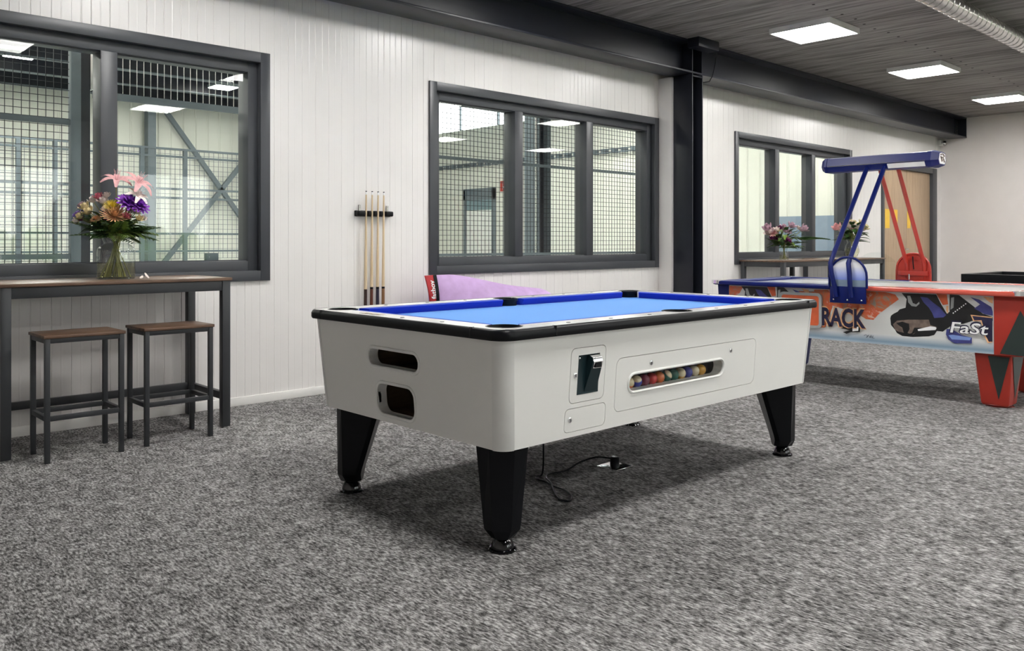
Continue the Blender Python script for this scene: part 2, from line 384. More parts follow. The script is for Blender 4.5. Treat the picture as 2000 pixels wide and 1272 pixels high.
br_ = thing('ceiling_bracket', 'black steel bracket box under the ceiling above the column', 'bracket', (7.6, 4.98, ZC))
B(7.33, 4.98, ZC-.10, 7.70, 5.12, ZC-.002).build('bracket_body', 'steel', br_, 0, .004)
B(7.70, 5.0, ZC-.055, 7.735, 5.05, ZC-.01).build('lug', 'galv', br_)
cb = MB(); cb.tube([(7.72, 5.02, ZC-.05), (7.73, 5.03, ZC-.12), (7.725, 5.04, ZC-.2), (7.74, 5.07, ZC-.28), (7.74, 5.09, Z0+.0), (7.71, 5.105, Z0-.055), (7.66, 5.14, Z0-.068), (7.632, 5.17, Z0-.062)], .006, 6)
tag(cb.build('black_cable', 'black', None, 60, 0, 2, (7.72, 5.02, ZC-.05)), 'thin black cable looping from the ceiling bracket to the column', 'cable')
# --- detector in the far corner
dt = thing('wall_detector', 'small white round detector under the far end of the steel beam', 'detector', (15.36, 5.50, 2.83))
MB().sphere((15.36, 5.46, 2.83), .05, 16, 10).build('lens_ball', 'galv', dt, 60)
B(15.31, 5.49, 2.80, 15.44, 5.549, 2.89).build('housing', 'skirt', dt, 0, .008)
# --- air duct (spiral)
dk = thing('spiral_duct', 'round galvanised spiral air duct hanging below the ceiling', 'duct', (8, 2.64, 3.13)); DR = .08
MB().tube([(XL+.0, 2.64, 3.13), (XE-.001, 2.64, 3.13)], DR, 32).build('duct_tube', 'galv', dk, 60)
mb = MB(); P0, N = .115, 40
nr = int((15-5)/P0)
for k in range(nr):
    path = [(5+k*P0+P0*.35*i/14, 2.64+(DR+.002)*cos(2*pi*i/14), 3.13+(DR+.002)*sin(2*pi*i/14)) for i in range(15)]
    mb.tube(path, .0042, 4, False)
o = mb.build('spiral_seam', 'galv', dk, 60); o['kind'] = 'stuff'
for xx in (6.9, 9.3, 11.9):
    MB().tube([(xx, 2.64, 3.13), (xx+.03, 2.64, 3.13)], DR+.006, 32).build('hanger_band', 'galv', dk, 60)
    B(xx+.01, 2.635, 3.13+DR, xx+.02, 2.645, ZC-.001).build('hanger_rod', 'galv', dk)
# --- ceiling lights
names = {(2, 0): 'square white LED ceiling light nearest the column, largest in view', (3, 0): 'square white LED ceiling light, middle one of the row by the beam', (4, 0): 'square white LED ceiling light farthest away, next to the end wall'}
lx = [2.10, 4.95, 7.90, 10.66, 13.55]; ly = [4.02, 1.30, -1.95]
proto = None
for i, xx in enumerate(lx):
    for j, yy in enumerate(ly):
        lab = names.get((i, j)) or 'square white LED ceiling light out of frame, seen only as reflection'
        if proto is None:
            proto = L = thing('ceiling_light', lab, 'light', (xx, yy, ZC), 'LED ceiling lights')
            for q in ((-.315, -.315, .315, -.30), (-.315, .30, .315, .315), (-.315, -.30, -.30, .30), (.30, -.30, .315, .30)):
                B(xx+q[0], yy+q[1], ZC-.055, xx+q[2], yy+q[3], ZC-.0005).build('lamp_frame', 'ledframe', L)
            B(xx-.30, yy-.30, ZC-.053, xx+.30, yy+.30, ZC-.048).build('diffuser', 'ledw', L)
        else:
            L = copy_tree(proto, (xx, yy, ZC)); L['label'] = lab

# ================================================================ THE HALL BEHIND THE GLASS
HX0, HY0, HY1, HZ = -6.0, YW+.2, 20.0, 5.4
st(B(HX0, HY0, -.15, XE+.6, HY1+.2, -.01).build('floor_hall', 'greyprint'))
def ribwall(name, a, b, axis, val, z0, z1, step, m, sgn):
    mb = MB(); n = int(round((b-a)/step)); ps = []
    for k in range(n):
        q = a+k*step; ps += [(q, 0), (q+step*.80, 0), (q+step*.86, .02), (q+step*.94, .02)]
    ps.append((b, 0))
    for (p, dp), (q, dq) in zip(ps, ps[1:]):
        A = lambda s, dd, z: (s, val+sgn*dd, z) if axis == 1 else (val+sgn*dd, s, z)
        mb.add([A(p, dp, z0), A(q, dq, z0), A(q, dq, z1), A(p, dp, z1)], [(0, 1, 2, 3)])
    return st(mb.build(name, m))
ribwall('wall_hall_far', HX0, XE+.2, 1, HY1, 0, HZ, .30, 'hallwall', 1)
ribwall('wall_hall_end', HY0, HY1, 0, XE, 0, 4.32, .30, 'hallwall', 1)
ribwall('wall_hall_start', HY0, HY1, 0, HX0, 0, HZ, .30, 'hallwall', -1)
st(B(HX0, HY0-.0, ZC+.1, XE+.2, HY0+.05, HZ).build('wall_hall_near', 'hallwall'))
# daylight band above the end wall: a row of clear sheets between thin posts, roof edge above it
rb = struct('window_7', (XE, 12, 4.32))
for k in range(9):
    ya = HY0+k*1.6; yb = min(ya+1.6, HY1)
    if yb-ya < .2: break
    MB().add([(XE, ya+.02, 4.32), (XE, yb-.02, 4.32), (XE, yb-.02, HZ), (XE, ya+.02, HZ)], [(0, 1, 2, 3)]).build('pane', 'clear', rb)
    B(XE-.03, ya-.02, 4.32, XE+.03, ya+.02, HZ).build('post', 'steel_hall', rb)
# roof: corrugated sheet (ribs along Y), purlins and rafters
mb = MB(); xx = HX0; ps = []
while xx < XE+.2:
    ps += [(xx, 0), (xx+.12, 0), (xx+.16, .07), (xx+.28, .07), (xx+.32, 0)]; xx += .32
for (p, dp), (q, dq) in zip(ps, ps[1:]):
    if q > p: mb.add([(p, HY0, HZ-dp), (q, HY0, HZ-dq), (q, HY1+.2, HZ-dq), (p, HY1+.2, HZ-dp)], [(0, 1, 2, 3)])
roof = st(mb.build('ceiling_hall', 'hallroof'))
B(HX0, HY0, HZ+.02, XE+.3, HY1+.3, HZ+.1).build('roof_deck', 'dark', roof)
for k, yy in enumerate((8.2, 9.6)):
    pl = thing('roof_beam', ['dark steel roof beam of the hall, nearest the windows', 'dark steel roof beam of the hall, farther from the windows'][k], 'beam', (4, yy, HZ-.4), 'hall roof beams')
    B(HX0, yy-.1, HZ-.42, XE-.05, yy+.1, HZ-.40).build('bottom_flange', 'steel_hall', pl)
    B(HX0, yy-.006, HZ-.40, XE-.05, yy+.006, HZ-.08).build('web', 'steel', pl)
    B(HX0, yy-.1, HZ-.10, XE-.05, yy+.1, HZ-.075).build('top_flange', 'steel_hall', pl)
# lower roof over the far half of the hall, ribs along Y, purlins along X
mb = MB(); xx = HX0; ps = []; LZ = 4.66
while xx < 11.4:
    ps += [(xx, 0), (xx+.20, 0), (xx+.24, .09), (xx+.40, .09), (xx+.44, 0)]; xx += .44
for (p, dp), (q, dq) in zip(ps, ps[1:]):
    if q > p: mb.add([(p, 10.2, LZ-dp), (q, 10.2, LZ-dq), (q, HY1+.1, LZ-dq), (p, HY1+.1, LZ-dp)], [(0, 1, 2, 3)])
lr = st(mb.build('ceiling_hall_low', 'hallroof')); B(HX0, 10.2, LZ+.01, 11.5, HY1+.1, LZ+.08).build('roof_deck', 'dark', lr)
for k, yy in enumerate((16.2, 17.7, 19.2)):
    B(HX0, yy-.09, LZ-.36, 11.4, yy+.09, LZ-.345).build('purlin_flange', 'steel_hall', lr); B(HX0, yy-.008, LZ-.345, 11.4, yy+.008, LZ-.09).build('purlin_web', 'steel', lr)
PXL = [PX(40, 110, 2, HZ-1.05)[:2], PX(436, 172, 2, HZ-1.05)[:2]]
for k, (xx, yy) in enumerate(PXL+[(a, b) for a in (-1.5, 2.6, 6.6, 10.6, 13.8) for b in (6.95, 11.4)]+[(0.5, 15.7), (12.6, 15.0)]):
    L = thing('hall_lamp', ['small square hall lamp glowing at the top left of the left window', 'small square hall lamp glowing at the top right of the left window'][k] if k < 2 else 'small square hall lamp out of view above the windows', 'light', (xx, yy, HZ-1.05), 'hall roof lamps')
    B(xx-.22, yy-.22, HZ-1.05, xx+.22, yy+.22, HZ-1.04).build('diffuser', 'ledh', L)
    B(xx-.24, yy-.24, HZ-1.04, xx+.24, yy+.24, HZ-.98).build('lamp_body', 'steel_hall', L)
    B(xx-.01, yy-.01, HZ-.98, xx+.01, yy+.01, LZ-.005 if (yy > 10.2 and xx < 11.4) else HZ-.001).build('hanger', 'steel_hall', L)
# near court fence (Y=6.45): posts, rails, wire mesh
FY = 6.45
fe = thing('court_fence', 'dark steel court fence with square wire mesh just behind the windows', 'fence', (5, FY, 0))
def wires(parent, x0, x1, z0, z1, y, stepv=.05, steph=.05, t=.0042, m='steel'):
    mb = MB(); x = x0
    while x <= x1: mb.box(x-t/2, y-t/2, z0, x+t/2, y+t/2, z1); x += stepv
    z = z0
    while z <= z1: mb.box(x0, y+t*.4, z-t/2, x1, y+t*1.4, z+t/2); z += steph
    o = mb.build('wire_mesh', m, parent); o['kind'] = 'stuff'
wires(fe, .6, 1.80, .95, 3.4, FY); wires(fe, 1.96, 4.4, 2.215, 3.4, FY, .05, .30, .0042, 'galv'); wires(fe, 4.4, 8.6, .7, 3.4, FY)
for a, b in ((1.80, 1.865), (4.33, 4.40), (8.6, 8.67)): B(a, FY-.04, -.01, b, FY+.03, 3.45).build('post', 'steel_hall', fe, 0, .003)
B(1.93, FY-.03, 2.22, 1.95, FY+.03, 3.4).build('post', 'galv', fe)
B(1.865, FY-.02, 0, 1.93, FY+.02, 3.45).build('post', 'steel', fe)
for a, b, z0, z1 in ((.6, 1.8, 1.955, 1.995), (.6, 1.8, 1.015, 1.05), (1.95, 4.33, 2.165, 2.215), (4.40, 8.6, 1.945, 1.975), (4.40, 8.6, .995, 1.02), (.6, 8.6, 3.40, 3.45)):
    B(a, FY-.025, z0, b, FY+.0, z1).build('rail', 'steel_hall', fe)
# steel column in the hall seen through the middle window
hc = thing('hall_column', 'grey steel hall column behind the middle pane of the middle window', 'column', (7.05, 7.0, 0))
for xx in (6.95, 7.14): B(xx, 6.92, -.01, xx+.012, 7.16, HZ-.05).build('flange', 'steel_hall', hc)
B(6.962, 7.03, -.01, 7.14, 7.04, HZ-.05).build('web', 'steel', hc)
MB().tube([(6.93, 6.95, .2), (6.93, 6.95, 4.2)], .012, 6).build('conduit', 'galv', hc)
# far court fence (Y=17)
ff = thing('court_fence', 'grey steel court fence with wire mesh in front of the far hall wall', 'fence', (6, 17, 0))
wires(ff, 2.4, 9.4, .8, 2.98, 17.0, .10, .10, .007, 'steel_hall')
for xx in (2.4, 3.9, 4.5, 6.05, 6.90, 8.25, 9.4): B(xx-.035, 16.96, 0, xx+.035, 17.04, 3.0).build('post', 'steel_hall', ff)
for z in (.95, 1.30, 2.02, 2.20, 2.85, 3.0): B(2.4, 16.97, z-.02, 9.4, 17.03, z+.02).build('rail', 'steel_hall', ff)
# cross bracing and columns on the far wall
xb = thing('wall_bracing', 'grey steel cross bracing between columns on the far hall wall', 'brace', (8.3, 19.8, 0))
for a, b in (((7.3, 4.55), (9.75, 1.32)), ((9.75, 3.45), (7.3, .35))): MB().bar((a[0], 19.8, a[1]), (b[0], 19.8, b[1]), .10, .10).build('diagonal', 'steel_hall', xb)
for xx in (7.24, 9.75): B(xx-.09, 19.7, 0, xx+.09, 19.94, HZ-.42).build('column', 'steel_hall', xb)

# cable tray and exit door on the hall's end wall
ct = thing('cable_tray', 'dark ladder cable tray along the hall end wall', 'cable tray', (XE, 14, 3.25))
for z in (3.25, 3.33): B(XE-.12, HY0+.3, z-.012, XE-.10, HY1-.2, z+.012).build('side_rail', 'steel_hall', ct)
mb = MB()
for k in range(46): mb.box(XE-.13, HY0+.4+k*.3, 3.235, XE+.004, HY0+.52+k*.3, 3.345)
mb.build('rung', 'steel_hall', ct)['kind'] = 'stuff'
ed = struct('door_2', (XE, 17.7, 0))
B(XE-.06, 17.10, 0, XE-.02, 18.25, 2.58).build('door_leaf', 'cabtrim', ed)
for q in ((17.04, 0, 17.12, 2.6), (18.23, 0, 18.31, 2.6), (17.04, 2.3, 18.31, 2.62)): B(XE-.10, q[0], q[1], XE-.01, q[2], q[3]).build('door_frame', 'steel_hall', ed)
B(XE-.08, 17.14, 2.02, XE-.05, 18.2, 2.30).build('top_light', 'exitgrey', ed)
es = thing('exit_sign', 'red sign above and beside the grey door on the hall end wall', 'sign', (XE-.03, 16.7, 2.5))
B(XE-.05, 16.60, 2.50, XE-.02, 16.82, 2.78).build('sign_plate', 'hred', es)
mb = MB(); mb.box(XE-.052, 16.63, 2.54, XE-.05, 16.66, 2.74); mb.box(XE-.052, 16.70, 2.54, XE-.05, 16.72, 2.74); mb.box(XE-.052, 16.66, 2.60, XE-.05, 16.70, 2.63); mb.build('symbol', 'white', es)
# boards behind the right window
tag(B(14.2, 6.2, 0, 14.24, 8.16, 1.60).build('blue_board', 'blueboard', None, 0, 0, 2, (14.22, 7.2, 0)), 'large blue-grey board standing in the hall behind the right window', 'board')
tag(B(2.462, 5.702, 1.0022, 2.552, 5.738, 1.058).build('ledge_box', 'steel_hall', None, 0, .003, 2, (2.507, 5.72, 1.0022)), 'small grey box on the ledge behind the left window, at its right end', 'box')
# hedge and lawn outside the rear windows (seen as reflections)
st(B(-20, -40, -.3, 40, YB-.2, -.2).build('floor_outside', 'greenfl'))
for k, (a, b) in enumerate(((1.5, 5.2), (5.6, 10))):
    mb = MB()
    for i in range(60):
        mb.sphere((random.uniform(a, b), random.uniform(-9, -8.2), random.uniform(0, 1.2)), random.uniform(.25, .4), 7, 5)
    mb.sphere(((a+b)/2, -8.6, .2), 1.0, 8, 6, ((b-a)/2, .6, .6))
    tag(mb.build('hedge', 'greenfl', None, 0, 0, 2, ((a+b)/2, -8.6, -.2)), ['green hedge outside the left rear window', 'green hedge outside the right rear window'][k], 'hedge')

# ================================================================ POOL TABLE
px0, px1, py0, py1 = 1.96, 4.27, 2.13, 3.46; ZR0, ZR1, ZBED = .790, .828, .791
CX, CY = (px0+px1)/2, (py0+py1)/2
PT = thing('pool_table', 'white coin-operated pool table with blue cloth and black legs', 'pool table', (CX, CY, 0))
ct_, cb_, zt, zb, RC = .024, .055, .790, .390, .055     # inset of cabinet at top / bottom, heights, corner radius
def ins(z): return ct_+(cb_-ct_)*(zt-z)/(zt-zb)
# panels: s runs along the side, t is height, n is outwards
def fr_near(s, t, n): return (s, py0+ins(t)-n, t)
def fr_far(s, t, n): return (s, py1-ins(t)+n, t)
def fr_left(s, t, n): return (px0+ins(t)-n, s, t)
def fr_right(s, t, n): return (px1-ins(t)+n, s, t)
def side_outline(a0, a1, nz=5):
    lo = [(a0+ins(zb+(zt-zb)*k/nz)+RC, zb+(zt-zb)*k/nz) for k in range(nz+1)]
    hi = [(a1-ins(zb+(zt-zb)*k/nz)-RC, zb+(zt-zb)*k/nz) for k in range(nz+1)]
    return hi+lo[::-1]
G = .0022
doors = {'coin_door': (2.345, .521, 2.544, .730, .022), 'service_door': (2.327, .411, 2.560, .499, .018), 'ball_window_door': (2.616, .451, 3.667, .667, .030)}
slot = (2.690, .512, 3.400, .602, .043)
MB().plate(side_outline(px0, px1), [rrect(a-G, b-G, c+G, d_+G, r+G) for a, b, c, d_, r in doors.values()], fr_near, .018).build('side_panel', 'cab', PT)
MB().plate(side_outline(px0, px1), [], fr_far, .018).build('side_panel', 'cab', PT)
MB().plate(side_outline(py0, py1), [], fr_right, .018).build('end_panel', 'cab', PT)
eslot = (2.652, .622, 2.995, .690, .032); esq = (2.694, .424, 2.948, .548, .040)
# the square opening has a slanted right side as in the photo
esqp = rrect(*esq)
MB().plate(side_outline(py0, py1), [rrect(*eslot), esqp], fr_left, .018).build('end_panel', 'cab', PT)
# rounded corner posts
for sx, sy in ((-1, -1), (-1, 1), (1, -1), (1, 1)):
    rings = []
    for z in (zb-.002, zb+.004, zt):
        i = ins(z); cx = (px0+i+RC) if sx < 0 else (px1-i-RC); cy = (py0+i+RC) if sy < 0 else (py1-i-RC); R_ = RC+(.002 if z > zb else -.001)
        arc = [(cx+sx*R_*cos(pi/2*k/8), cy+sy*R_*sin(pi/2*k/8), z) for k in range(9)]
        rings.append(arc+[(cx-sx*.0, cy+sy*(R_-.02), z), (cx+sx*(R_-.02), cy, z)])
    MB().loft(rings).build('corner_post', 'cabtrim', PT, 30)
mb = MB(); i = ins(zb)                                   # underside
mb.box(px0+i+.02, py0+i+.02, zb+.004, px1-i-.02, py1-i-.02, zb+.02); mb.build('underside', 'black', PT)
# surrounds of the openings (proud rounded rings)
def surround(fr, rr, w, name='opening_surround', depth=.045):
    a, b, c, d_, r = rr; rings = []
    for off, n in ((w, 0), (w*.9, .004), (w*.5, .006), (w*.1, .003), (0, -.006), (0, -depth)):
        rings.append([fr(p[0], p[1], n) for p in rrect(a-off, b-off, c+off, d_+off, r+off, 6)])
    return MB().loft(rings, True, False).build(name, 'cabtrim', PT, 50)
surround(fr_left, eslot, .014); surround(fr_left, esq, .014)
# inside of the openings
B(2.03, 2.62, .60, 2.35, 3.04, .71).build('cue_shelf_box', 'darkin', PT).data.flip_normals()
mb = MB()
def tray(a, b, z0, z1, dx, name, m, y0=None):
    # open-fronted box behind the end panel
    t = MB(); x0 = px0+ins(z0)+.019
    t.box(x0, a, z0-.008, x0+dx, b, z0); t.box(x0, a, z1, x0+dx, b, z1+.008); t.box(x0, a-.008, z0, x0+dx, a, z1); t.box(x0, b, z0, x0+dx, b+.008, z1); t.box(x0+dx, a, z0, x0+dx+.008, b, z1)
    return t.build(name, m, PT)
bpy.data.objects.remove([o for o in PT.children if o.name.startswith('cue_shelf_box')][0])
tray(eslot[0]-.02, eslot[2]+.02, eslot[1]-.02, eslot[3]+.02, .30, 'shelf_box', 'darkin'); tray(esq[0]-.03, esq[2]+.03, esq[1]-.01, esq[3]+.02, .26, 'ball_return_box', 'darkin')
# doors on the near side
dp = {}
for nm, (a, b, c, d_, r) in doors.items():
    holes = []
    if nm == 'coin_door': holes = [[(2.386, .549), (2.509, .549), (2.509, .702), (2.386, .702)]]
    if nm == 'ball_window_door': holes = [rrect(slot[0]+.012, slot[1]+.012, slot[2]-.012, slot[3]-.012, slot[4]-.012, 6)]
    dp[nm] = MB().plate(rrect(a, b, c, d_, r), holes, fr_near, .016).build(nm, 'cab', PT)
# recess behind doors so that joints read dark
B(2.30, py0+ins(.5)+.03, .40, 2.57, py0+ins(.5)+.036, .74).build('door_backing', 'black', PT)
mb = MB(); yb_ = py0+ins(.55)+.016
mb.box(2.60, yb_+.005, .444, 2.70, yb_+.012, .675); mb.box(3.405, yb_+.005, .444, 3.69, yb_+.012, .675); mb.box(2.70, yb_+.005, .444, 3.405, yb_+.012, .505); mb.box(2.70, yb_+.005, .605, 3.405, yb_+.012, .675)
mb.build('door_backing', 'black', PT)
a, b, c, d_, r = slot; rings = []
for off, n in ((0, 0), (-.001, .004), (-.006, .006), (-.011, .003), (-.012, -.004), (-.012, -.05)):
    rings.append([fr_near(p[0], p[1], n) for p in rrect(a-off, b-off, c+off, d_+off, r+off, 6)])
o = MB().loft(rings, True, False).build('window_surround', 'cabtrim', PT, 50)
q = [fr_near(p[0], p[1], -.012) for p in rrect(slot[0]+.013, slot[1]+.013, slot[2]-.013, slot[3]-.013, slot[4]-.013, 6)]
MB().add(q, [tuple(range(len(q)))]).build('ball_window_pane', 'clear', PT)
# ball trough behind the window
yt = py0+ins(.53)+.02
mb = MB(); mb.box(2.66, yt, .512, 3.43, yt+.085, .5195); mb.box(2.66, yt+.085, .512, 3.43, yt+.093, .66); mb.box(2.66, yt, .64, 3.43, yt+.09, .648); mb.box(2.65, yt, .512, 2.66, yt+.09, .648); mb.box(3.43, yt, .512, 3.44, yt+.09, .648)
mb.build('ball_trough', 'dark', PT)
# coin mechanism
cm = B(2.387, py0+ins(.62)+.004, .550, 2.508, py0+ins(.62)+.012, .701).build('coin_mechanism', 'exitgrey', PT)
M['mech'] = mat('dark_teal_metal', (.012, .03, .036), .3, .3); cm.data.materials[0] = M['mech']
def fy(z, n): return py0+ins(z)-n
rings = []
for z, n, w in ((.553, .000, .034), (.58, .006, .034), (.64, .018, .031), (.672, .022, .029), (.69, .014, .028), (.698, .000, .028)):
    xm_ = 2.465+.01*(z-.6)/.1; rings.append([(xm_-w, fy(z, -.006), z), (xm_-w, fy(z, n), z), (xm_+w, fy(z, n), z), (xm_+w, fy(z, -.006), z)])
MB().loft(rings).build('coin_slide', M['mech'], PT, 40)
rings = []
for z, n, w in ((.648, .022, .026), (.672, .027, .026), (.69, .019, .026), (.697, .006, .026)):
    xm_ = 2.472; rings.append([(xm_-w, fy(z, n-.006), z), (xm_-w, fy(z, n), z), (xm_+w, fy(z, n), z), (xm_+w, fy(z, n-.006), z)])
MB().loft(rings).build('coin_slot_plate', 'chrome', PT, 40)
B(2.455, fy(.66, .0285), .652, 2.49, fy(.66, .022), .672).build('coin_slot', 'black', PT)
sc = None
for x_, z_ in ((2.397, .560), (2.397, .690), (2.497, .560)):
    MB().sphere((x_, fy(z_, -.003), z_), .0045, 10, 6, (1, .5, 1)).build('screw', 'chrome', PT, 60)
for x_, z_ in ((2.371, .628), (2.354, .458), (2.840, .630), (3.445, .628)):
    lk = MB(); y_ = fy(z_, 0)
    for r0, n in ((.0095, .003), ): lk.loft([[(x_+r_*cos(2*pi*k/14), y_-q, z_+r_*sin(2*pi*k/14)) for k in range(14)] for r_, q in ((.0105, -.001), (.0105, .003), (.007, .004))])
    l_ = lk.build('lock', 'chrome', PT, 40)
    B(x_-.0012, y_-.0048, z_-.005, x_+.0012, y_-.0038, z_+.005).build('keyhole', 'black', l_)
# bed with pocket cut-outs
RW_ = .157; fx0, fx1, fy0, fy1 = px0+RW_, px1-RW_, py0+RW_, py1-RW_; PR = .062
bx0, bx1, by0, by1 = px0+.05, px1-.05, py0+.05, py1-.05
corners = [(fx0-.035, fy0-.035), (fx1+.035, fy0-.035), (fx1+.035, fy1+.035), (fx0-.035, fy1+.035)]; mids = [(CX, fy0-.055), (CX, fy1+.055)]
holes = [[(c_[0]+PR*cos(2*pi*k/20), c_[1]+PR*sin(2*pi*k/20)) for k in range(20)] for c_ in corners+mids]
MB().plate([(bx0, by0), (bx1, by0), (bx1, by1), (bx0, by1)], holes, lambda s, t, n: (s, t, ZBED+n), .02).build('cloth_bed', 'cloth', PT)
for c_ in corners+mids:
    mb = MB(); mb.lathe([(PR+.006, ZR1-.012), (PR+.007, ZR1+.001), (PR+.001, ZR1+.0015), (PR-.001, ZR1-.005), (PR-.001, .70), (.03, .69)], (c_[0], c_[1], 0), 24, True); mb.build('pocket', 'black', PT, 50)
# rail tops
def arcgap(c_, r): return c_
rt = [((px0+.013, py0+.013), (px1-.013, py0+.124)), ((px0+.013, py1-.124), (px1-.013, py1-.013)), ((px0+.013, py0+.124), (px0+.124, py1-.124)), ((px1-.124, py0+.124), (px1-.013, py1-.124))]
for (a, b), (c, d_) in rt:
    hs = []; out = [(a, b), (c, b), (c, d_), (a, d_)]
    mbp = bmesh.new(); # subtract pockets by splitting into outline minus circles (polygon clipping by sampling)
    n = 240; W_, D_ = c-a, d_-b; lng = 0 if W_ > D_ else 1; seg = []
    L_ = W_ if lng == 0 else D_; mb = MB(); lo_hi = []
    for k in range(n+1):
        s = k/n*L_; u = (a+s if lng == 0 else b+s); lo, hi = (b, d_) if lng == 0 else (a, c)
        if lng == 0:
            e = .057-min(s, L_-s)
            if e > 0:
                cut = .057-math.sqrt(max(0, .057**2-e*e))
                if b < CY: lo = b+cut
                else: hi = d_-cut
        inner_hi = (lng == 0 and b < CY) or (lng == 1 and a < CX)
        for pc in corners+mids:
            pu, pv = (pc[0], pc[1]) if lng == 0 else (pc[1], pc[0]); q = (PR+.004)**2-(u-pu)**2
            if q > 0:
                if inner_hi: hi = min(hi, pv-math.sqrt(q))
                else: lo = max(lo, pv+math.sqrt(q))
        lo_hi.append((u, lo, max(hi, lo+1e-4)))
    for z0_, z1_ in ((ZR0, ZR1),):
        rings = []
        for u, lo, hi in lo_hi:
            P_ = (lambda v, z: (u, v, z)) if lng == 0 else (lambda v, z: (v, u, z))
            rings.append([P_(lo, z0_), P_(hi, z0_), P_(hi, z1_), P_(lo, z1_)])
        mb.loft(rings)
    mbp.free(); mb.build('rail_top', 'rail', PT)
# black outer edge: rounded profile swept round the table
def rr_path(off, r, n=8):
    return rrect(px0+off, py0+off, px1-off, py1-off, r, n)
rings = []
for off, z in ((.030, ZR0-.001), (.004, ZR0-.001), (.000, ZR0+.006), (.000, ZR1-.014), (.006, ZR1-.004), (.012, ZR1+.001), (.015, ZR1+.001)):
    rings.append([(p[0], p[1], z) for p in rr_path(off, max(.012, .07-off))])
vs = MB(); vs.loft(rings+[rings[0]], True, False); vs.build('rail_edge', 'black', PT, 40)
# joints of the corner castings on the edge
for x_, y_, ax in ((px0+.27, py0, 0), (px1-.14, py0, 0), (px0, py0+.17, 1), (px0, py1-.13, 1)):
    if ax == 0: B(x_, y_-.0008, ZR0, x_+.003, y_+.02, ZR1+.0016).build('edge_joint', 'dark', PT)
    else: B(x_-.0008, y_, ZR0, x_+.02, y_+.003, ZR1+.0016).build('edge_joint', 'dark', PT)
# cushions
def cushion(p, q, inw, cut0, cut1):
    # p->q back line on the rail; inw = inward normal; cuts shorten the nose at the jaws
    p, q, inw = Vector(p), Vector(q), Vector(inw); t = (q-p).normalized(); rings = []
    for base, c_ in ((p, cut0), (q, -cut1)):
        P_ = lambda off, z, s: tuple((base+inw*off+t*c_*s).to_tuple())+(z,)
        rings.append([P_(0, ZR1-.001, .0)[:2]+(ZR1-.001,), P_(.030, ZR1-.001, .55)[:2]+(ZR1-.001,), P_(.046, ZR1-.004, 1)[:2]+(ZR1-.004,), P_(.044, ZR1-.012, .97)[:2]+(ZR1-.012,), P_(.030, ZBED+.0005, .6)[:2]+(ZBED+.0005,), P_(0, ZBED+.0005, 0)[:2]+(ZBED+.0005,)])
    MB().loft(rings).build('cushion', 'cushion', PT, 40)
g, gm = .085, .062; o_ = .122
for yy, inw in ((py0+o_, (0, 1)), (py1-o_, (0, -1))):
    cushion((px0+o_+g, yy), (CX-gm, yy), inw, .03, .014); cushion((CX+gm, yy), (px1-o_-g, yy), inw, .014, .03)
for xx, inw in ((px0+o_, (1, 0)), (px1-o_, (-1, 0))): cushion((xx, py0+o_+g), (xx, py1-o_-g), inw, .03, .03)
# rail sights
sg = None
def sight(x_, y_):
    global sg
    if sg is None: sg = MB().lathe([(.009, 0), (.009, .0008), (.007, .0016)], (0, 0, 0), 12).build('rail_sight', 'black', PT, raw=True); sg.location = (x_-CX, y_-CY, ZR1)
    else: share(sg, (x_-CX, y_-CY, ZR1))
for k in (1, 2, 3, 5, 6, 7):
    for yy in (py0+.062, py1-.062): sight(px0+.15+(px1-px0-.3)*k/8, yy)
for k in (1, 2, 3):
    for xx in (px0+.062, px1-.062): sight(xx, py0+.15+(py1-py0-.3)*k/4)
B(px0+.045, 2.93, ZR1, px0+.08, 3.09, ZR1+.0012).build('rail_label', 'chrome', PT)
# legs: faceted, outer edge upright, inner edge raking; dome foot on a pad
for sx, sy in ((-1, -1), (-1, 1), (1, -1), (1, 1)):
    fxp = 2.105 if sx < 0 else 4.135; fyp = 2.285 if sy < 0 else 3.302
    dd = Vector((sx, sy)).normalized(); tt = Vector((-dd.y, dd.x))
    def pt(d_, t_, z): v_ = Vector((fxp, fyp))+dd*d_+tt*t_; return (v_.x, v_.y, z)
    rings = []
    for z, back, w, fw, out in ((.052, .050, .042, .02, .046), (.085, .052, .066, .034, .056), (.105, .056, .069, .036, .056), (zb+.004, .145, .096, .048, .056)):
        rings.append([pt(out, -fw, z), pt(out, fw, z), pt(out-.030, w, z), pt(-back+.02, w, z), pt(-back, w-.02, z), pt(-back, -w+.02, z), pt(-back+.02, -w, z), pt(out-.030, -w, z)])
    lg = MB().loft(rings).build('leg', 'black', PT, 0)
    ft = MB(); ft.lathe([(.052, .0), (.054, .004), (.050, .009), (.043, .011), (.042, .020), (.036, .036), (.026, .050), (.022, .056)], (fxp, fyp, 0), 28)
    ft.build('foot', 'gloss_black', lg, 35)
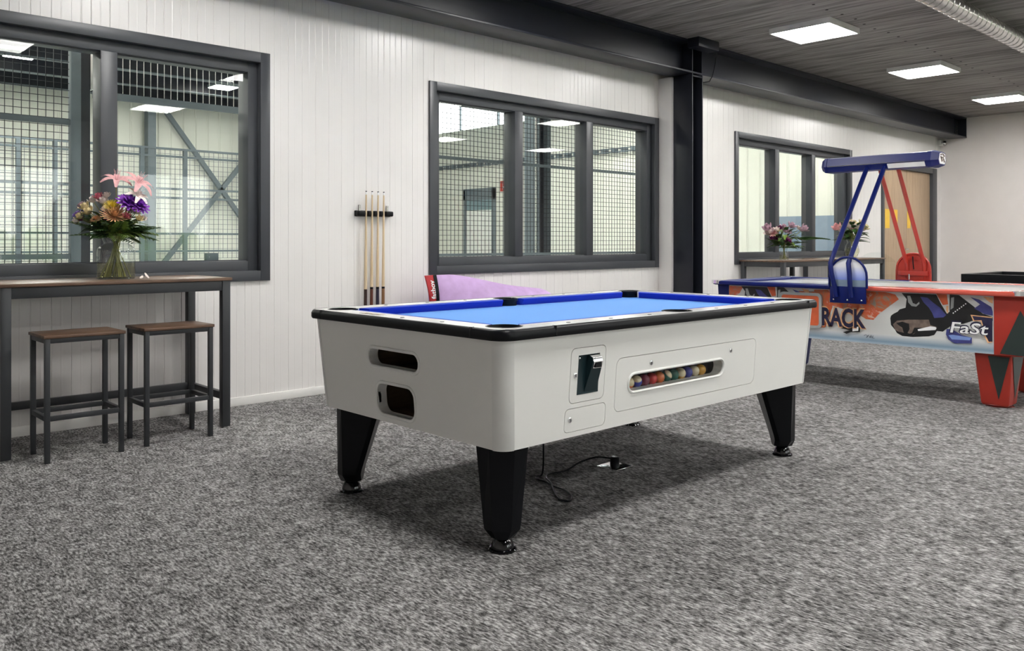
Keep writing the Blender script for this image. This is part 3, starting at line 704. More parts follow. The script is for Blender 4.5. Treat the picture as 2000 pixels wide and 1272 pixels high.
# ================================================================ POOL BALLS
bc = {'cream': (.70, .60, .40), 'red': (.5, .03, .03), 'orange': (.65, .16, .04), 'blue': (.03, .04, .3), 'plum': (.18, .02, .05), 'green': (.01, .10, .07), 'black': (.01, .01, .012), 'yellow': (.6, .32, .06)}
def ballmat(name, base, stripe=None):
    m, nt, b = newmat(name); setp(b, Roughness=.12)
    tc = nt.nodes.new('ShaderNodeTexCoord'); sp = nt.nodes.new('ShaderNodeSeparateXYZ'); nt.links.new(tc.outputs['Object'], sp.inputs[0])
    ab = nt.nodes.new('ShaderNodeMath'); ab.operation = 'ABSOLUTE'; nt.links.new(sp.outputs[2], ab.inputs[0])
    nt.links.new(ramp(nt, ab.outputs[0], [(0, stripe or base), (.0121, stripe or base), (.0126, base), (1, base)]), b.inputs['Base Color']); return m
bl = [('cream', None), ('cream', 'orange'), ('cream', 'blue'), ('plum', None), ('red', None), ('orange', None), ('cream', 'green'), ('green', None), ('cream', 'yellow'), ('blue', None), ('cream', None), ('yellow', None)]
words = ['plain cream ball at the left end', 'cream ball with an orange-brown stripe', 'cream ball with a blue stripe', 'plum ball next to the red one', 'plain red ball', 'plain orange ball', 'cream ball with a green stripe', 'plain dark green ball', 'cream ball with a yellow stripe', 'plain dark blue ball', 'plain cream ball near the right end', 'plain yellow-brown ball at the right end']
for k, (a, s_) in enumerate(bl):
    x_ = 2.722+k*.0525; bp = (x_, yt+.040, .5195+.0257)
    mb = MB(); mb.sphere((0, 0, 0), .0257, 20, 14)
    o = mb.build('pool_ball', ballmat('ball_%s_%s' % (a, s_), bc[a], bc[s_] if s_ else None), None, 60); o.location = bp; o.rotation_euler = (random.uniform(.4, 1.2), random.uniform(-.8, .8), 0)
    tag(o, 'small ' + words[k] + ' in the pool table window', 'ball', 'balls in the pool table window')
# ================================================================ FLOOR SOCKET AND CORD
fs = thing('floor_socket', 'square silver floor socket with a black plug under the pool table', 'socket', (3.30, 2.745, 0))
B(3.235, 2.68, 0, 3.365, 2.81, .004).build('cover_plate', 'chrome', fs, 0, .0015)
MB().lathe([(.024, .004), (.024, .045), (.018, .050)], (3.30, 2.745, 0), 20).build('plug', 'black', fs, 40)
pts = [(2.86, 2.84, .390), (2.87, 2.83, .25), (2.90, 2.86, .03), (2.87, 2.87, .006), (2.84, 2.84, .006), (2.83, 2.77, .008), (2.81, 2.70, .006), (2.80, 2.62, .006), (2.76, 2.54, .006), (2.70, 2.50, .006), (2.69, 2.55, .006), (2.76, 2.65, .006), (2.83, 2.74, .012), (2.88, 2.82, .010), (2.95, 2.86, .006), (3.04, 2.84, .008), (3.14, 2.84, .03), (3.22, 2.80, .05), (3.28, 2.755, .042)]
def smooth(pts, n=5):
    out = []; P_ = [Vector(p) for p in pts]
    for i in range(len(P_)-1):
        a, b, c, d_ = P_[max(i-1, 0)], P_[i], P_[i+1], P_[min(i+2, len(P_)-1)]
        for k in range(n):
            t = k/n; out.append(.5*((2*b)+(c-a)*t+(2*a-5*b+4*c-d_)*t*t+(-a+3*b-3*c+d_)*t**3))
    return out+[P_[-1]]
tag(MB().tube(smooth(pts), .0042, 8).build('power_cord', 'black', None, 60, 0, 2, (2.86, 2.84, 0)), 'black power cord looped on the carpet under the pool table', 'cord')

# ================================================================ BAR TABLES AND STOOLS
def bar_table(x0, x1, y0, y1, zt_, label, grp):
    t = thing('bar_table', label, 'bar table', ((x0+x1)/2, (y0+y1)/2, 0), grp)
    B(x0, y0, zt_-.018, x1, y1, zt_).build('table_top', 'wood_top', t, 0, .002)
    L_ = .05; i = .008
    for lx_ in (x0+i, x1-i-L_):
        for ly_ in (y0+i, y1-i-L_):
            lg = B(lx_, ly_, .008, lx_+L_, ly_+L_, zt_-.018).build('leg', 'frame_leg', t, 0, .003)
            MB().lathe([(.018, 0), (.018, .008)], (lx_+L_/2, ly_+L_/2, 0), 12).build('foot_glide', 'chrome', lg)
    za, zb_ = zt_-.078, zt_-.018
    for ly_ in (y0+i+.005, y1-i-.035): B(x0+i+L_, ly_, za, x1-i-L_, ly_+.03, zb_).build('apron', 'frame_leg', t, 0, .002)
    for lx_ in (x0+i+.005, x1-i-.035): B(lx_, y0+i+L_, za, lx_+.03, y1-i-L_, zb_).build('apron', 'frame_leg', t, 0, .002)
    B(x0+i+L_, y1-i-.045, .17, x1-i-L_, y1-i-.015, .215).build('stretcher', 'frame_leg', t, 0, .002)
    for lx_ in (x0+i+.01, x1-i-.04): B(lx_, y0+i+L_, .17, lx_+.03, y1-i-L_, .215).build('stretcher', 'frame_leg', t, 0, .002)
    return t
TG = 'tall bar tables under the windows'
bar_table(1.045, 2.293, 4.93, 5.515, .917, 'tall bar table with wooden top and two stools under the left window', TG)
bar_table(8.97, 10.21, 4.93, 5.515, .917, 'tall dark bar table below the right window, behind the hockey table', TG)
bar_table(10.50, 11.74, 4.93, 5.515, .917, 'tall dark bar table nearest the wooden door', TG)
def stool(x0, y0, label):
    x1, y1, zt_ = x0+.40, y0+.30, .655
    t = thing('bar_stool', label, 'stool', ((x0+x1)/2, (y0+y1)/2, 0), 'bar stools at the left bar table')
    B(x0, y0, zt_-.016, x1, y1, zt_).build('seat', 'wood_top', t, 0, .002)
    L_, i = .025, .006
    for lx_ in (x0+i, x1-i-L_):
        for ly_ in (y0+i, y1-i-L_): B(lx_, ly_, 0, lx_+L_, ly_+L_, zt_-.016).build('leg', 'frame_leg', t, 0, .002)
    for z0_, z1_, nm in ((zt_-.041, zt_-.016, 'seat_rail'), (.215, .240, 'stretcher')):
        for ly_ in (y0+i, y1-i-L_): B(x0+i+L_, ly_+.002, z0_, x1-i-L_, ly_+L_-.002, z1_).build(nm, 'frame_leg', t, 0, .0015)
        for lx_ in (x0+i, x1-i-L_): B(lx_+.002, y0+i+L_, z0_, lx_+L_-.002, y1-i-L_, z1_).build(nm, 'frame_leg', t, 0, .0015)
    return t
stool(1.207, 4.750, 'backless stool with brown wooden seat and black legs, the left one')
stool(1.713, 4.775, 'backless stool with brown wooden seat and black legs, nearer the table end')

# ================================================================ FLOWERS
def rot(axis, v):  # matrix taking +Z to v
    return Vector((0, 0, 1)).rotation_difference(Vector(v).normalized()).to_matrix()
def petal(mb, M3, c, L_, w, lift, curl, az, r0=0.0, nseg=4):
    rows = []
    for i in range(nseg+1):
        t = i/nseg; r = r0+L_*t*cos(lift+curl*t); z = L_*t*sin(lift+curl*t); ww = w*(.35+1.3*t-1.45*t*t+.02)
        row = []
        for s in (-1, 0, 1):
            x_, y_, z_ = r, s*ww/2, z+abs(s)*ww*.12
            row.append((x_*cos(az)-y_*sin(az), x_*sin(az)+y_*cos(az), z_))
        rows.append(row)
    mb.loft([[Vector(c)+M3 @ Vector(p) for p in row] for row in rows], False, False)
def flower(parent, kind, c, d, R_, m, label=None):
    mb = MB(); M3 = rot(None, d)
    if kind == 'lily':
        for k in range(6): petal(mb, M3, c, R_, R_*.55, 1.05, -1.0, k*pi/3+.2, 0, 6)
        for k in range(5): mb.tube([Vector(c), Vector(c)+M3 @ Vector((.02*cos(k*1.25), .02*sin(k*1.25), R_*.8))], .0012, 4)
    elif kind == 'rose':
        for q, (n, l, lift) in enumerate(((3, .5, 1.5), (5, .75, 1.25), (6, .95, .95), (6, 1.0, .5))):
            for k in range(n): petal(mb, M3, c, R_*l, R_*.85, lift, .35, k*2*pi/n+q*.5, R_*.05*q)
    elif kind == 'mum':
        for q in range(6):
            n = 7+q*3
            for k in range(n): petal(mb, M3, c, R_*(.45+.11*q), R_*.17, 1.45-.28*q, .25, k*2*pi/n+q*.37, 0, 3)
    else:  # frilly carnation / lisianthus
        for q in range(4):
            n = 6+2*q
            for k in range(n): petal(mb, M3, c, R_*(.6+.12*q), R_*.5, 1.35-.36*q, -.15, k*2*pi/n+q*.6, 0, 3)
    o = mb.build(kind if kind != 'mum' else 'chrysanthemum', m, parent, 80)
    if label: o['label'] = label
    return o
def leafblade(parent, c, d, L_, w, m='leaf', droop=.4):
    c, d = Vector(c), Vector(d).normalized(); side = d.cross(Vector((0, 0, 1)));
    if side.length < .1: side = Vector((1, 0, 0))
    side.normalize(); rows = []
    for i in range(6):
        t = i/5; p = c+d*L_*t-Vector((0, 0, droop*L_*t*t)); ww = w*math.sin(pi*min(1, .12+.88*t))
        rows.append([p-side*ww/2+Vector((0, 0, ww*.15)), p, p+side*ww/2+Vector((0, 0, ww*.15))])
    return MB().loft(rows, False, False).build('leaf', m, parent, 80)
def fern(parent, c, d, L_, n=9, m='leaf'):
    c, d = Vector(c), Vector(d).normalized(); side = d.cross(Vector((0, 0, 1))).normalized(); mb = MB()
    mb.tube([c, c+d*L_*.5, c+d*L_-Vector((0, 0, .15*L_))], .0016, 4)
    for i in range(n):
        t = (i+1)/(n+.5); p = c+d*L_*t-Vector((0, 0, .15*L_*t*t))
        for s in (-1, 1):
            dd = (d*.8+side*s).normalized(); l = L_*.42*(1.1-t*.7); w = l*.16; q = Vector((0, 0, 1)).cross(dd).normalized()*w
            mb.add([p, p+dd*l*.5+q, p+dd*l-Vector((0, 0, l*.25)), p+dd*l*.5-q], [(0, 1, 2, 3)])
    return mb.build('leaf', m, parent)
def vase(x_, y_, z_, prof, zw, label, grp):
    t = thing('glass_vase', label, 'vase', (x_, y_, z_), grp)
    inner = [(max(r-.004, .004), z) for r, z in prof if z > .006]
    MB().lathe(prof, (x_, y_, z_), 36, False).build('vase_wall', 'vase', t, 60)
    MB().lathe([(prof[0][0], 0.0005), (prof[0][0]*.99, .007)], (x_, y_, z_), 36).build('vase_bottom', 'vase', t, 60)
    def rad(z):
        for (r0, z0_), (r1, z1_) in zip(prof, prof[1:]):
            if z0_ <= z <= z1_: return r0+(r1-r0)*(z-z0_)/(z1_-z0_+1e-9)
        return prof[-1][0]
    MB().lathe([(rad(z)-.004, z) for z in (.008, zw*.3, zw*.6, zw)], (x_, y_, z_), 36).build('water', 'water', t, 60)
    return t
# big vase on the left bar table
vx, vy, vz = 1.715, 5.235, .917
VG = 'vases with flowers on the bar tables'
vase(vx, vy, vz, [(.100, 0), (.105, .008), (.105, .155), (.101, .178), (.085, .196), (.068, .206), (.066, .214), (.080, .245), (.083, .262)], .095, 'wide clear glass jar vase half full of water on the left bar table', VG)
def bouquet(name, label, x_, y_, z_, top, neck, flowers, leaves, ferns, rng, nst=11, rv=.07):
    t = thing('flower_bouquet', label, 'bouquet', (x_, y_, z_), 'bouquets on the bar tables')
    nz = z_+neck
    for k in range(nst):
        a = rng.uniform(0, 2*pi); b_ = a+rng.uniform(2, 3); r = rng.uniform(.25, .95)*rv
        MB().tube([(x_+r*cos(b_), y_+r*sin(b_), z_+.012), (x_+.3*r*cos(a), y_+.3*r*sin(a), nz-.03), (x_+.9*r*cos(a), y_+.9*r*sin(a), nz+.09)], .0032, 5).build('stem', 'stem', t)
    for kind, dx, dy, dz, R_, m, lab in flowers:
        R_ *= 1.3
        c = (x_+dx, y_+dy, nz+dz); d = (dx*.8, dy*.8-.05, .16)
        flower(t, kind, c, d, R_, m, lab)
        s = Vector((x_+dx*.1, y_+dy*.1, nz-.02)); e = Vector(c)
        MB().tube([s, s.lerp(e, .5)+Vector((0, 0, .02)), e], .0025, 5).build('stem', 'stem', t)
    for dx, dy, dz, L_, w, m in leaves:
        leafblade(t, (x_+dx*.3, y_+dy*.3, nz+dz), (dx, dy, rng.uniform(.0, .28)), L_, w, m)
    for k in range(ferns):
        a = 2*pi*k/ferns+rng.uniform(-.3, .3)
        fern(t, (x_+.03*cos(a), y_+.03*sin(a), nz+rng.uniform(-.01, .03)), (cos(a), sin(a), rng.uniform(-.1, 1.0)), rng.uniform(.16, .25), 8, rng.choice(['leaf', 'leaf', 'leaf', 'leaf2']))
    return t
rng = random.Random(3)
R2 = (RT[0], RT[1])          # the photo's left-right direction on the ground
def side(s, q=0.0): return (R2[0]*s-FW[0]*q, R2[1]*s-FW[1]*q)
def fl(kind, s, q, dz, R_, m, lab=None):
    a = side(s, q); return (kind, a[0], a[1], dz, R_, m, lab)
fls = [fl('lily', .015, .03, .315, .075, 'p_pink', 'pink lily, the left of the two on top'), fl('lily', .125, .01, .300, .085, 'p_pink', 'pink lily on top at the right'),
       fl('lily', .135, .03, .225, .06, 'p_white'), fl('carnation', .105, .07, .185, .062, 'p_purple', 'deep purple flower'), fl('carnation', .155, .05, .170, .055, 'p_purple'),
       fl('mum', .04, .10, .110, .068, 'p_peach', 'peach chrysanthemum'), fl('mum', .02, .09, .165, .042, 'p_yellow', 'yellow flower'),
       fl('carnation', -.205, .03, .115, .042, 'p_violet', 'violet flower at the left edge'), fl('rose', -.075, .05, .215, .030, 'p_rose', 'small red-pink rose'),
       fl('rose', -.045, .06, .185, .034, 'p_white'), fl('rose', -.105, .05, .195, .03, 'p_white'), fl('rose', -.04, .03, .225, .026, 'p_white'), fl('carnation', -.20, .0, .175, .032, 'p_mauve'),
       fl('rose', -.145, .06, .155, .034, 'p_cream'), fl('rose', -.115, .08, .125, .036, 'p_cream'), fl('rose', -.165, .08, .10, .03, 'p_cream'), fl('rose', -.235, -.02, .075, .026, 'p_cream'),
       fl('rose', .10, .09, .10, .026, 'p_rose'), fl('rose', .13, .04, .13, .03, 'p_white'), fl('carnation', -.07, .10, .09, .03, 'p_peach'), fl('rose', .16, .07, .09, .026, 'p_cream')]
lvs = []
for k in range(34):
    a = side(.22*cos(k*2.4), .16*sin(k*2.4)+.05); lvs.append((a[0], a[1], rng.uniform(.0, .09), rng.uniform(.10, .17), rng.uniform(.03, .055), rng.choice(['leaf', 'leaf', 'leaf2'])))
bouquet('b', 'large mixed bouquet with pink lilies and purple flowers in the left jar vase', vx, vy, vz, .6, .255, fls+[fl(rng.choice(['rose', 'carnation']), rng.uniform(-.22, .17), rng.uniform(.0, .11), rng.uniform(.05, .17), rng.uniform(.018, .028), rng.choice(['p_cream', 'p_mauve', 'p_white', 'p_plum', 'p_cream'])) for k in range(16)], lvs, 30, rng, 20, .09)
# two smaller vases far away
tul = [(.055, 0), (.058, .01), (.050, .07), (.048, .11), (.062, .17)]
vase(9.49, 5.22, .917, tul, .06, 'narrow clear glass vase below the right window', VG)
rs = []
for k in range(17):
    s = rng.uniform(-.2, .2); dz = rng.uniform(.06, .24)-abs(s)*.15
    rs.append(fl(rng.choice(['rose', 'carnation', 'rose']), s, rng.uniform(0, .10), dz, rng.uniform(.035, .06), rng.choice(['p_mauve', 'p_pink', 'p_white', 'p_cream', 'p_plum', 'p_mauve'])))
rs += [fl('rose', -.20, .05, .20, .065, 'p_mauve'), fl('rose', .21, .05, .20, .06, 'p_mauve'), fl('carnation', .0, .12, .06, .05, 'p_plum')]
lv2 = []
for k in range(30): a = side(.2*cos(k*2.4), .15*sin(k*2.4)+.05); lv2.append((a[0], a[1], rng.uniform(.02, .17), .17, .055, rng.choice(['leaf', 'leaf2'])))
b2 = bouquet('b', 'loose pink and cream bouquet with trailing leaves below the right window', 9.49, 5.22, .917, .5, .165, rs, lv2, 13, rng, 8, .04)
a = side(1, .1); fern(b2, (9.49+a[0]*.1, 5.22+a[1]*.1, 1.18), (a[0], a[1], .12), .42, 12)
round_ = [(.05, 0), (.075, .03), (.098, .09), (.085, .16), (.060, .21), (.075, .26)]
vase(11.33, 5.22, .917, round_, .13, 'bulbous clear glass vase behind the blue hockey posts', VG)
rs = []
for k in range(12): rs.append(fl('rose', rng.uniform(-.12, .16), rng.uniform(0, .1), rng.uniform(.10, .24), rng.uniform(.035, .06), rng.choice(['p_white', 'p_pink', 'p_white', 'p_cream'])))
rs += [fl('rose', -.21, .06, .15, .07, 'p_pink'), fl('rose', -.16, .08, .12, .06, 'p_white')]
lv3 = []
for k in range(44): a = side(.24*cos(k*2.4), .2*sin(k*2.4)+.06); lv3.append((a[0], a[1], rng.uniform(.02, .20), .17, .075, rng.choice(['leaf', 'leaf', 'leaf2'])))
bouquet('b', 'dense green bouquet with pale roses in the bulbous vase', 11.33, 5.22, .917, .5, .24, rs, lv3, 8, rng, 8, .05)
# fallen petals beside the big vase
for k, (px_, py_, lab) in enumerate(((246, 545, 'fallen pale petal lying flat against the foot of the jar vase'), (265, 543, 'fallen pale petal curled up right of the jar vase'))):
    p = (1.715+.10+k*.055, 5.12+.02*k, .917)
    mb = MB(); petal(mb, Matrix.Identity(3), (p[0], p[1], p[2]+.002), .045, .03, .05 if k == 0 else .5, .3, 1.0+k)
    tag(mb.build('fallen_petal', 'p_white', None, 80, 0, 2, p), lab, 'petal', 'fallen petals')

# ================================================================ CUE RACK AND CUES
cr = thing('cue_rack', 'black wall rack holding four pool cues on the ribbed wall', 'cue rack', (3.72, YW-.02, 1.355))
B(3.56, YW-.018, 1.332, 3.89, YW-.001, 1.378).build('back_plate', 'black', cr, 0, .006)
cxs = [3.640, 3.695, 3.750, 3.803]
for a, b in ((3.562, 3.628), (3.652, 3.683), (3.707, 3.738), (3.762, 3.791), (3.815, 3.888)):
    B(a, YW-.062, 1.335, b, YW-.016, 1.375).build('clip', 'black', cr, 0, .010, 3)
for a in (3.60, 3.86): MB().lathe([(.010, 0), (.010, .045)], (a, YW-.012, 1.376), 10).build('hook', 'galv', cr, 40)
st_ = thing('cue_stand', 'low black cue stand on the floor below the wall rack', 'cue rack', (3.72, YW-.08, 0))
B(3.57, YW-.14, 0, 3.88, YW-.012, .03).build('base', 'black', st_, 0, .004)
bcs = [('dark brown', (.035, .015, .010)), ('red-brown', (.12, .035, .020)), ('navy blue', (.018, .014, .035)), ('tan', (.26, .13, .06))]
M['ash'] = wood('pale_ash_cue', (.58, .44, .27), (.70, .56, .37), (20, 20, 1), .3, 3)
for k, x_ in enumerate(cxs):
    q = thing('pool_cue', 'wooden pool cue with %s butt in the wall rack' % bcs[k][0], 'cue', (x_, YW-.05, .03), 'pool cues in the rack')
    ya = YW-.048; xb_ = x_-.012
    def cp(z): return (xb_+(x_-xb_)*(z-.03)/1.5, ya, z)
    MB().tube([cp(.03), cp(.77)], [.0145, .0125], 14).build('butt', mat('butt_'+str(k), bcs[k][1], .3), q, 60)
    if k: MB().tube([cp(.77), cp(.785)], .0127, 14).build('collar', 'black', q, 60)
    MB().tube([cp(.785 if k else .77), cp(1.50)], [.0122, .0062], 14).build('shaft', 'ash', q, 60)
    MB().tube([cp(1.50), cp(1.522)], .0060, 12).build('ferrule', 'white', q, 60)
    MB().tube([cp(1.522), cp(1.528)], .0065, 12).build('tip', 'black', q, 60)

# ================================================================ BEAN BAG
bg_ = thing('bean_bag', 'flat lavender bean bag leaning on the wall behind the pool table', 'bean bag', (4.75, 5.28, 0))
rows = []
NX, NZ = 26, 14
def topz(u): return .865-.02*u-.30*max(0, u-.12)**1.15*.75-.55*max(0, u-.78)**1.3*1.8
for sgn in (-1, 1):
    grid = []
    for j in range(NZ+1):
        row = []
        for i_ in range(NX+1):
            u, w = i_/NX, j/NZ; zt_ = topz(u)
            bul = (max(0, 1-(2*u-1)**4)*max(0, 1-(2*w-1)**4))**.6*(.17 if sgn < 0 else .10)
            wr = .014*sin(u*23+w*5)*sin(w*7+u*4)*bul/.17+.010*sin(u*41-w*9)*bul/.17
            yy = 5.30-.02*w+sgn*(bul*(1.15-.55*w))+wr-.06*(1-w)
            row.append((4.085+u*1.62+.02*sin(w*6), yy, .002+w*zt_+.01*sin(u*9)*w))
        grid.append(row)
    rows.append(grid)
mb = MB()
for g_ in rows: mb.loft(g_, False, False)
mb.build('bag', 'lav', bg_, 80)
lb = MB(); pts = []
lab_ = [PX(852, 541, 1, 5.24), PX(869, 539, 1, 5.24)]
N_ = 10; rws = []
for k in range(N_+1):
    t = k/N_; z = .872-.30*t; o1 = .05*t
    rws.append([(4.005+o1*1.1, 5.235-.02*sin(t*3), z), (4.105+o1*.55, 5.225-.02*sin(t*3), z+.004)])
lb.loft([[p for p in r] for r in rws], False, False)
vs_ = [(p[0], p[1]+.012, p[2]) for r in rws for p in r]; fsb = [(2*k, 2*k+1, 2*k+3, 2*k+2) for k in range(N_)]
lb.add(vs_, fsb); lb.build('label_strip', 'red', bg_)
dk_ = MB(); dk_.loft([[(r[1][0]-.030, r[1][1]-.001, r[1][2]), (r[1][0]+.002, r[1][1]-.001, r[1][2])] for r in rws], False, False); dk_.build('label_edge', 'black', bg_)
tv, tf = textmesh('fatboy', .062, 0, .0005, .0012)
mb = MB(); out = []
for v_ in tv:      # text runs upwards along the strip
    s, t_ = v_.x, v_.y; z = .690+s*.93; tt = min(1, max(0, (.872-z)/.30)); o1 = .05*tt
    out.append((4.073+o1*.85-t_*1.1, 5.2275-.02*sin(tt*3)-v_.z, z))
mb.add(out, tf); mb.build('label_text', 'white', bg_)

# ================================================================ AIR HOCKEY TABLE
hx0, hx1, hy0, hy1 = 6.19, 7.46, 1.68, 4.09; hxc, hyc = (hx0+hx1)/2, 2.89; XP = 6.255; zB, zP, zR = .378, .772, .806
AH = thing('air_hockey_table', 'red and blue air hockey table with printed sides and overhead score bar', 'air hockey table', (hxc, hyc, 0))
yR = PX(1941, 640, 0, XP)[1]; yBl = PX(1424, 570, 0, XP)[1]
B(XP+.008, hy0+.10, zB, hx1-.07, hy1-.10, zP).build('cabinet', 'art', AH)
B(XP, yR, zB, XP+.008, yBl, zP).build('side_panel', 'art', AH)
B(hx1-.07, yR, zB, hx1-.062, yBl, zP).build('side_panel', 'art', AH)
for y0_, y1_, m in ((yBl, hy1-.035, 'blue'), (hy0+.035, yR, 'hred')):
    rings = []
    for z, i_ in ((zB-.004, .02), (zP, 0)):
        a, c = (y0_, y1_-i_) if m == 'blue' else (y0_+i_, y1_)
        rings.append([(XP-.006+i_*.3, a, z), (hx1-.056-i_*.3, a, z), (hx1-.056-i_*.3, c, z), (XP-.006+i_*.3, c, z)])
    MB().loft(rings).build('end_casing', m, AH, 0, .004)
B(hx0+.10, hy0+.10, zP-.02, hx1-.10, hy1-.10, zP+.012).build('playfield', 'field', AH)
for a, b, m in ((hyc, hy1-.03, 'blue'), (hy0+.03, hyc, 'hredrail')):
    for x_ in (hx0, hx1-.13): B(x_, a, zP, x_+.13, b, zR).build('rail', m, AH, 0, .011, 3)
for a, m in ((hy1-.13, 'blue'), (hy0, 'hredrail')): B(hx0+.03, a, zP, hx1-.03, a+.13, zR-.001).build('end_rail', m, AH, 0, .011, 3)
for a in (hx0+.13, hx1-.145): B(a, hy0+.13, zP+.004, a+.015, hy1-.13, zR-.004).build('rail_liner', 'chrome', AH)
for x_ in (hx0, hx1):
    for y_ in (hy0, hy1):
        sx, sy = (1 if x_ == hx0 else -1), (1 if y_ == hy0 else -1)
        MB().plate(rrect(min(x_-.004*sx, x_+.11*sx), min(y_-.004*sy, y_+.11*sy), max(x_-.004*sx, x_+.11*sx), max(y_-.004*sy, y_+.11*sy), .045), [], lambda s, t, n: (s, t, zR+.004+n), .03).build('corner_cap', 'chrome', AH, 40)
# legs
for y_, m in ((1.93, 'hred'), (3.85, 'blue')):
    for x_ in (6.44, 7.20):
        rings = []
        for z, w in ((.012, .085), (.03, .092), (zB-.004, .125)):
            rings.append([(x_-w, y_-w*.95, z), (x_+w, y_-w*.95, z), (x_+w, y_+w*.95, z), (x_-w, y_+w*.95, z)])
        lg = MB().loft(rings).build('leg', m, AH, 0, .012, 3)
        MB().lathe([(.10, 0), (.10, .006), (.07, .012)], (x_, y_, 0), 8).build('foot_plate', 'chrome', lg)
        if m == 'hred' and x_ < 7:
            ax = x_-.127
            MB().add([(ax-.0015, y_+.03, zB-.02), (ax-.0015, y_-.105, zB-.02), (x_-.098, y_-.028, .06)], [(0, 1, 2)]).build('printed_wedge', 'dgreen', lg)
            MB().add([(x_-.119, y_-.122, zB-.02), (x_+.119, y_-.122, zB-.02), (x_+.02, y_-.0935, .06)], [(0, 1, 2)]).build('printed_wedge', 'dgreen', lg)
ws = [PX(*p, 0, XP-.0085) for p in ((1993, 607), (1953, 691), (2012, 698), (2012, 640))]
MB().add(ws, [(0, 1, 2, 3)]).build('printed_wedge', 'dgreen', AH)
# printed artwork on the near side (flat shapes on the panel)
lay = [0]
def art(name, pts, m, dy=0, clip=True):
    lay[0] += 1; xx = XP-.0004-lay[0]*.00018
    q = [PX(x_, y_, 0, XP) for x_, y_ in pts]
    q = [(min(yBl-.002, max(yR+.001, p[1]+dy)), min(zP-.001, max(zB+.001, p[2]))) for p in q]
    c_ = []
    for p in q:
        if not c_ or hypot(p[0]-c_[-1][0], p[1]-c_[-1][1]) > 1e-4: c_.append(p)
    if hypot(c_[0][0]-c_[-1][0], c_[0][1]-c_[-1][1]) < 1e-4: c_.pop()
    bm = bmesh.new(); vs = [bm.verts.new((p[0], p[1], 0)) for p in c_]
    try:
        es = [bm.edges.new((vs[i_], vs[(i_+1) % len(vs)])) for i_ in range(len(vs))]
        bmesh.ops.triangle_fill(bm, use_beauty=True, use_dissolve=False, edges=es, normal=(0, 0, 1))
        bm.verts.index_update()
        MB().add([(xx, v.co.x, v.co.y) for v in bm.verts], [tuple(v.index for v in f.verts) for f in bm.faces]).build(name, m, AH)
    except ValueError: pass
    bm.free()
c2 = lambda L_: [(1560+a/4.241, 520+b/4.241) for a, b in L_]
c4 = lambda L_: [(1700+a/7.692, 570+b/7.692) for a, b in L_]
m, nt, b = newmat('pale_blue_fade_print'); tcn = nt.nodes.new('ShaderNodeTexCoord'); sp = nt.nodes.new('ShaderNodeSeparateXYZ'); nt.links.new(tcn.outputs['Object'], sp.inputs[0])
nt.links.new(ramp(nt, sp.outputs[2], [(zB, (.42, .50, .56)), (zB+.022, (.20, .30, .40)), (zB+.05, (.42, .48, .52)), (zB+.075, (.645, .655, .645))]), b.inputs['Base Color']); setp(b, Roughness=.3); M['fade'] = m
lay[0] += 1; MB().add([(XP-.0006, yR, zB), (XP-.0006, yBl, zB), (XP-.0006, yBl, zB+.075), (XP-.0006, yR, zB+.075)], [(0, 1, 2, 3)]).build('printed_stripe', 'fade', AH)
YS = PX(1508, 570, 0, XP)[1]-PX(1841, 590, 0, XP)[1]
art('printed_smoke', c2([(0, 205), (225, 215), (530, 205), (720, 215), (800, 235), (830, 275), (740, 340), (660, 400), (620, 445), (560, 440), (480, 390), (380, 360), (300, 330), (230, 320), (200, 420), (120, 400)]), 'smoke')
art('printed_smoke', [(1424, 558), (1452, 560), (1445, 572), (1436, 580), (1424, 582)], 'smoke')
art('printed_smoke', [(1590, 566), (1622, 566), (1626, 600), (1612, 640), (1596, 640)], 'smoke')
boot = [(300, 400), (310, 360), (350, 330), (410, 300), (440, 265), (530, 240), (545, 110), (470, 20), (990, 40), (1060, 180), (1150, 330), (1190, 300), (1190, 40), (1330, 50), (1500, 180), (1690, 330), (1840, 380), (1840, 440), (1560, 430), (1400, 480), (1250, 490), (1140, 560), (1090, 600), (1000, 590), (960, 650), (880, 670), (640, 680), (480, 665), (400, 620), (370, 570), (310, 500)]
for dy in (0, YS):
    art('printed_boot', c4(boot), 'bootblack', dy)
    art('printed_sole', c4([(340, 490), (400, 435), (560, 420), (880, 420), (900, 500), (1000, 530), (990, 560), (700, 590), (650, 640), (420, 600), (370, 570)]), 'taupe', dy)
    art('printed_sole', c4([(390, 470), (480, 450), (580, 480), (590, 560), (560, 620), (620, 640), (660, 540), (900, 545), (900, 580), (700, 600), (560, 640), (500, 610), (480, 540), (420, 500)]), 'bootblack', dy)
    art('printed_blade', c4([(710, 565), (900, 520), (980, 530), (995, 550), (980, 575), (720, 590)]), 'white', dy)
    art('printed_cuff', c4([(750, 75), (860, 90), (940, 160), (1050, 240), (1140, 350), (1100, 385), (960, 395), (930, 320), (880, 240), (800, 160)]), 'violet', dy)
    art('printed_cuff', c4([(1500, 80), (1640, 120), (1820, 230), (1840, 300), (1840, 360), (1720, 340), (1560, 250), (1650, 190)]), 'violet', dy)
    art('printed_strap', c4([(990, 30), (1150, 40), (1170, 190), (1090, 200)]), 'orange', dy)
    art('printed_strap', c4([(1690, 70), (1840, 90), (1840, 180), (1780, 150)]), 'gold', dy)
    art('printed_buckle', c4([(555, 60), (600, 60), (640, 170), (690, 190), (735, 150), (740, 180), (690, 225), (620, 215), (570, 160)]), 'greyprint', dy)
    art('printed_buckle', c4([(1215, 90), (1260, 80), (1250, 240), (1205, 270)]), 'greyprint', dy)
    art('printed_strap', c4([(1140, 210), (1175, 210), (1170, 330), (1140, 290)]), 'gold', dy)
    for k in range(7):
        a, b_ = 1235+k*31, 320-k*23; art('printed_lace', c4([(a, b_), (a+14, b_-13), (a+26, b_+1), (a+12, b_+13)]), 'white', dy)
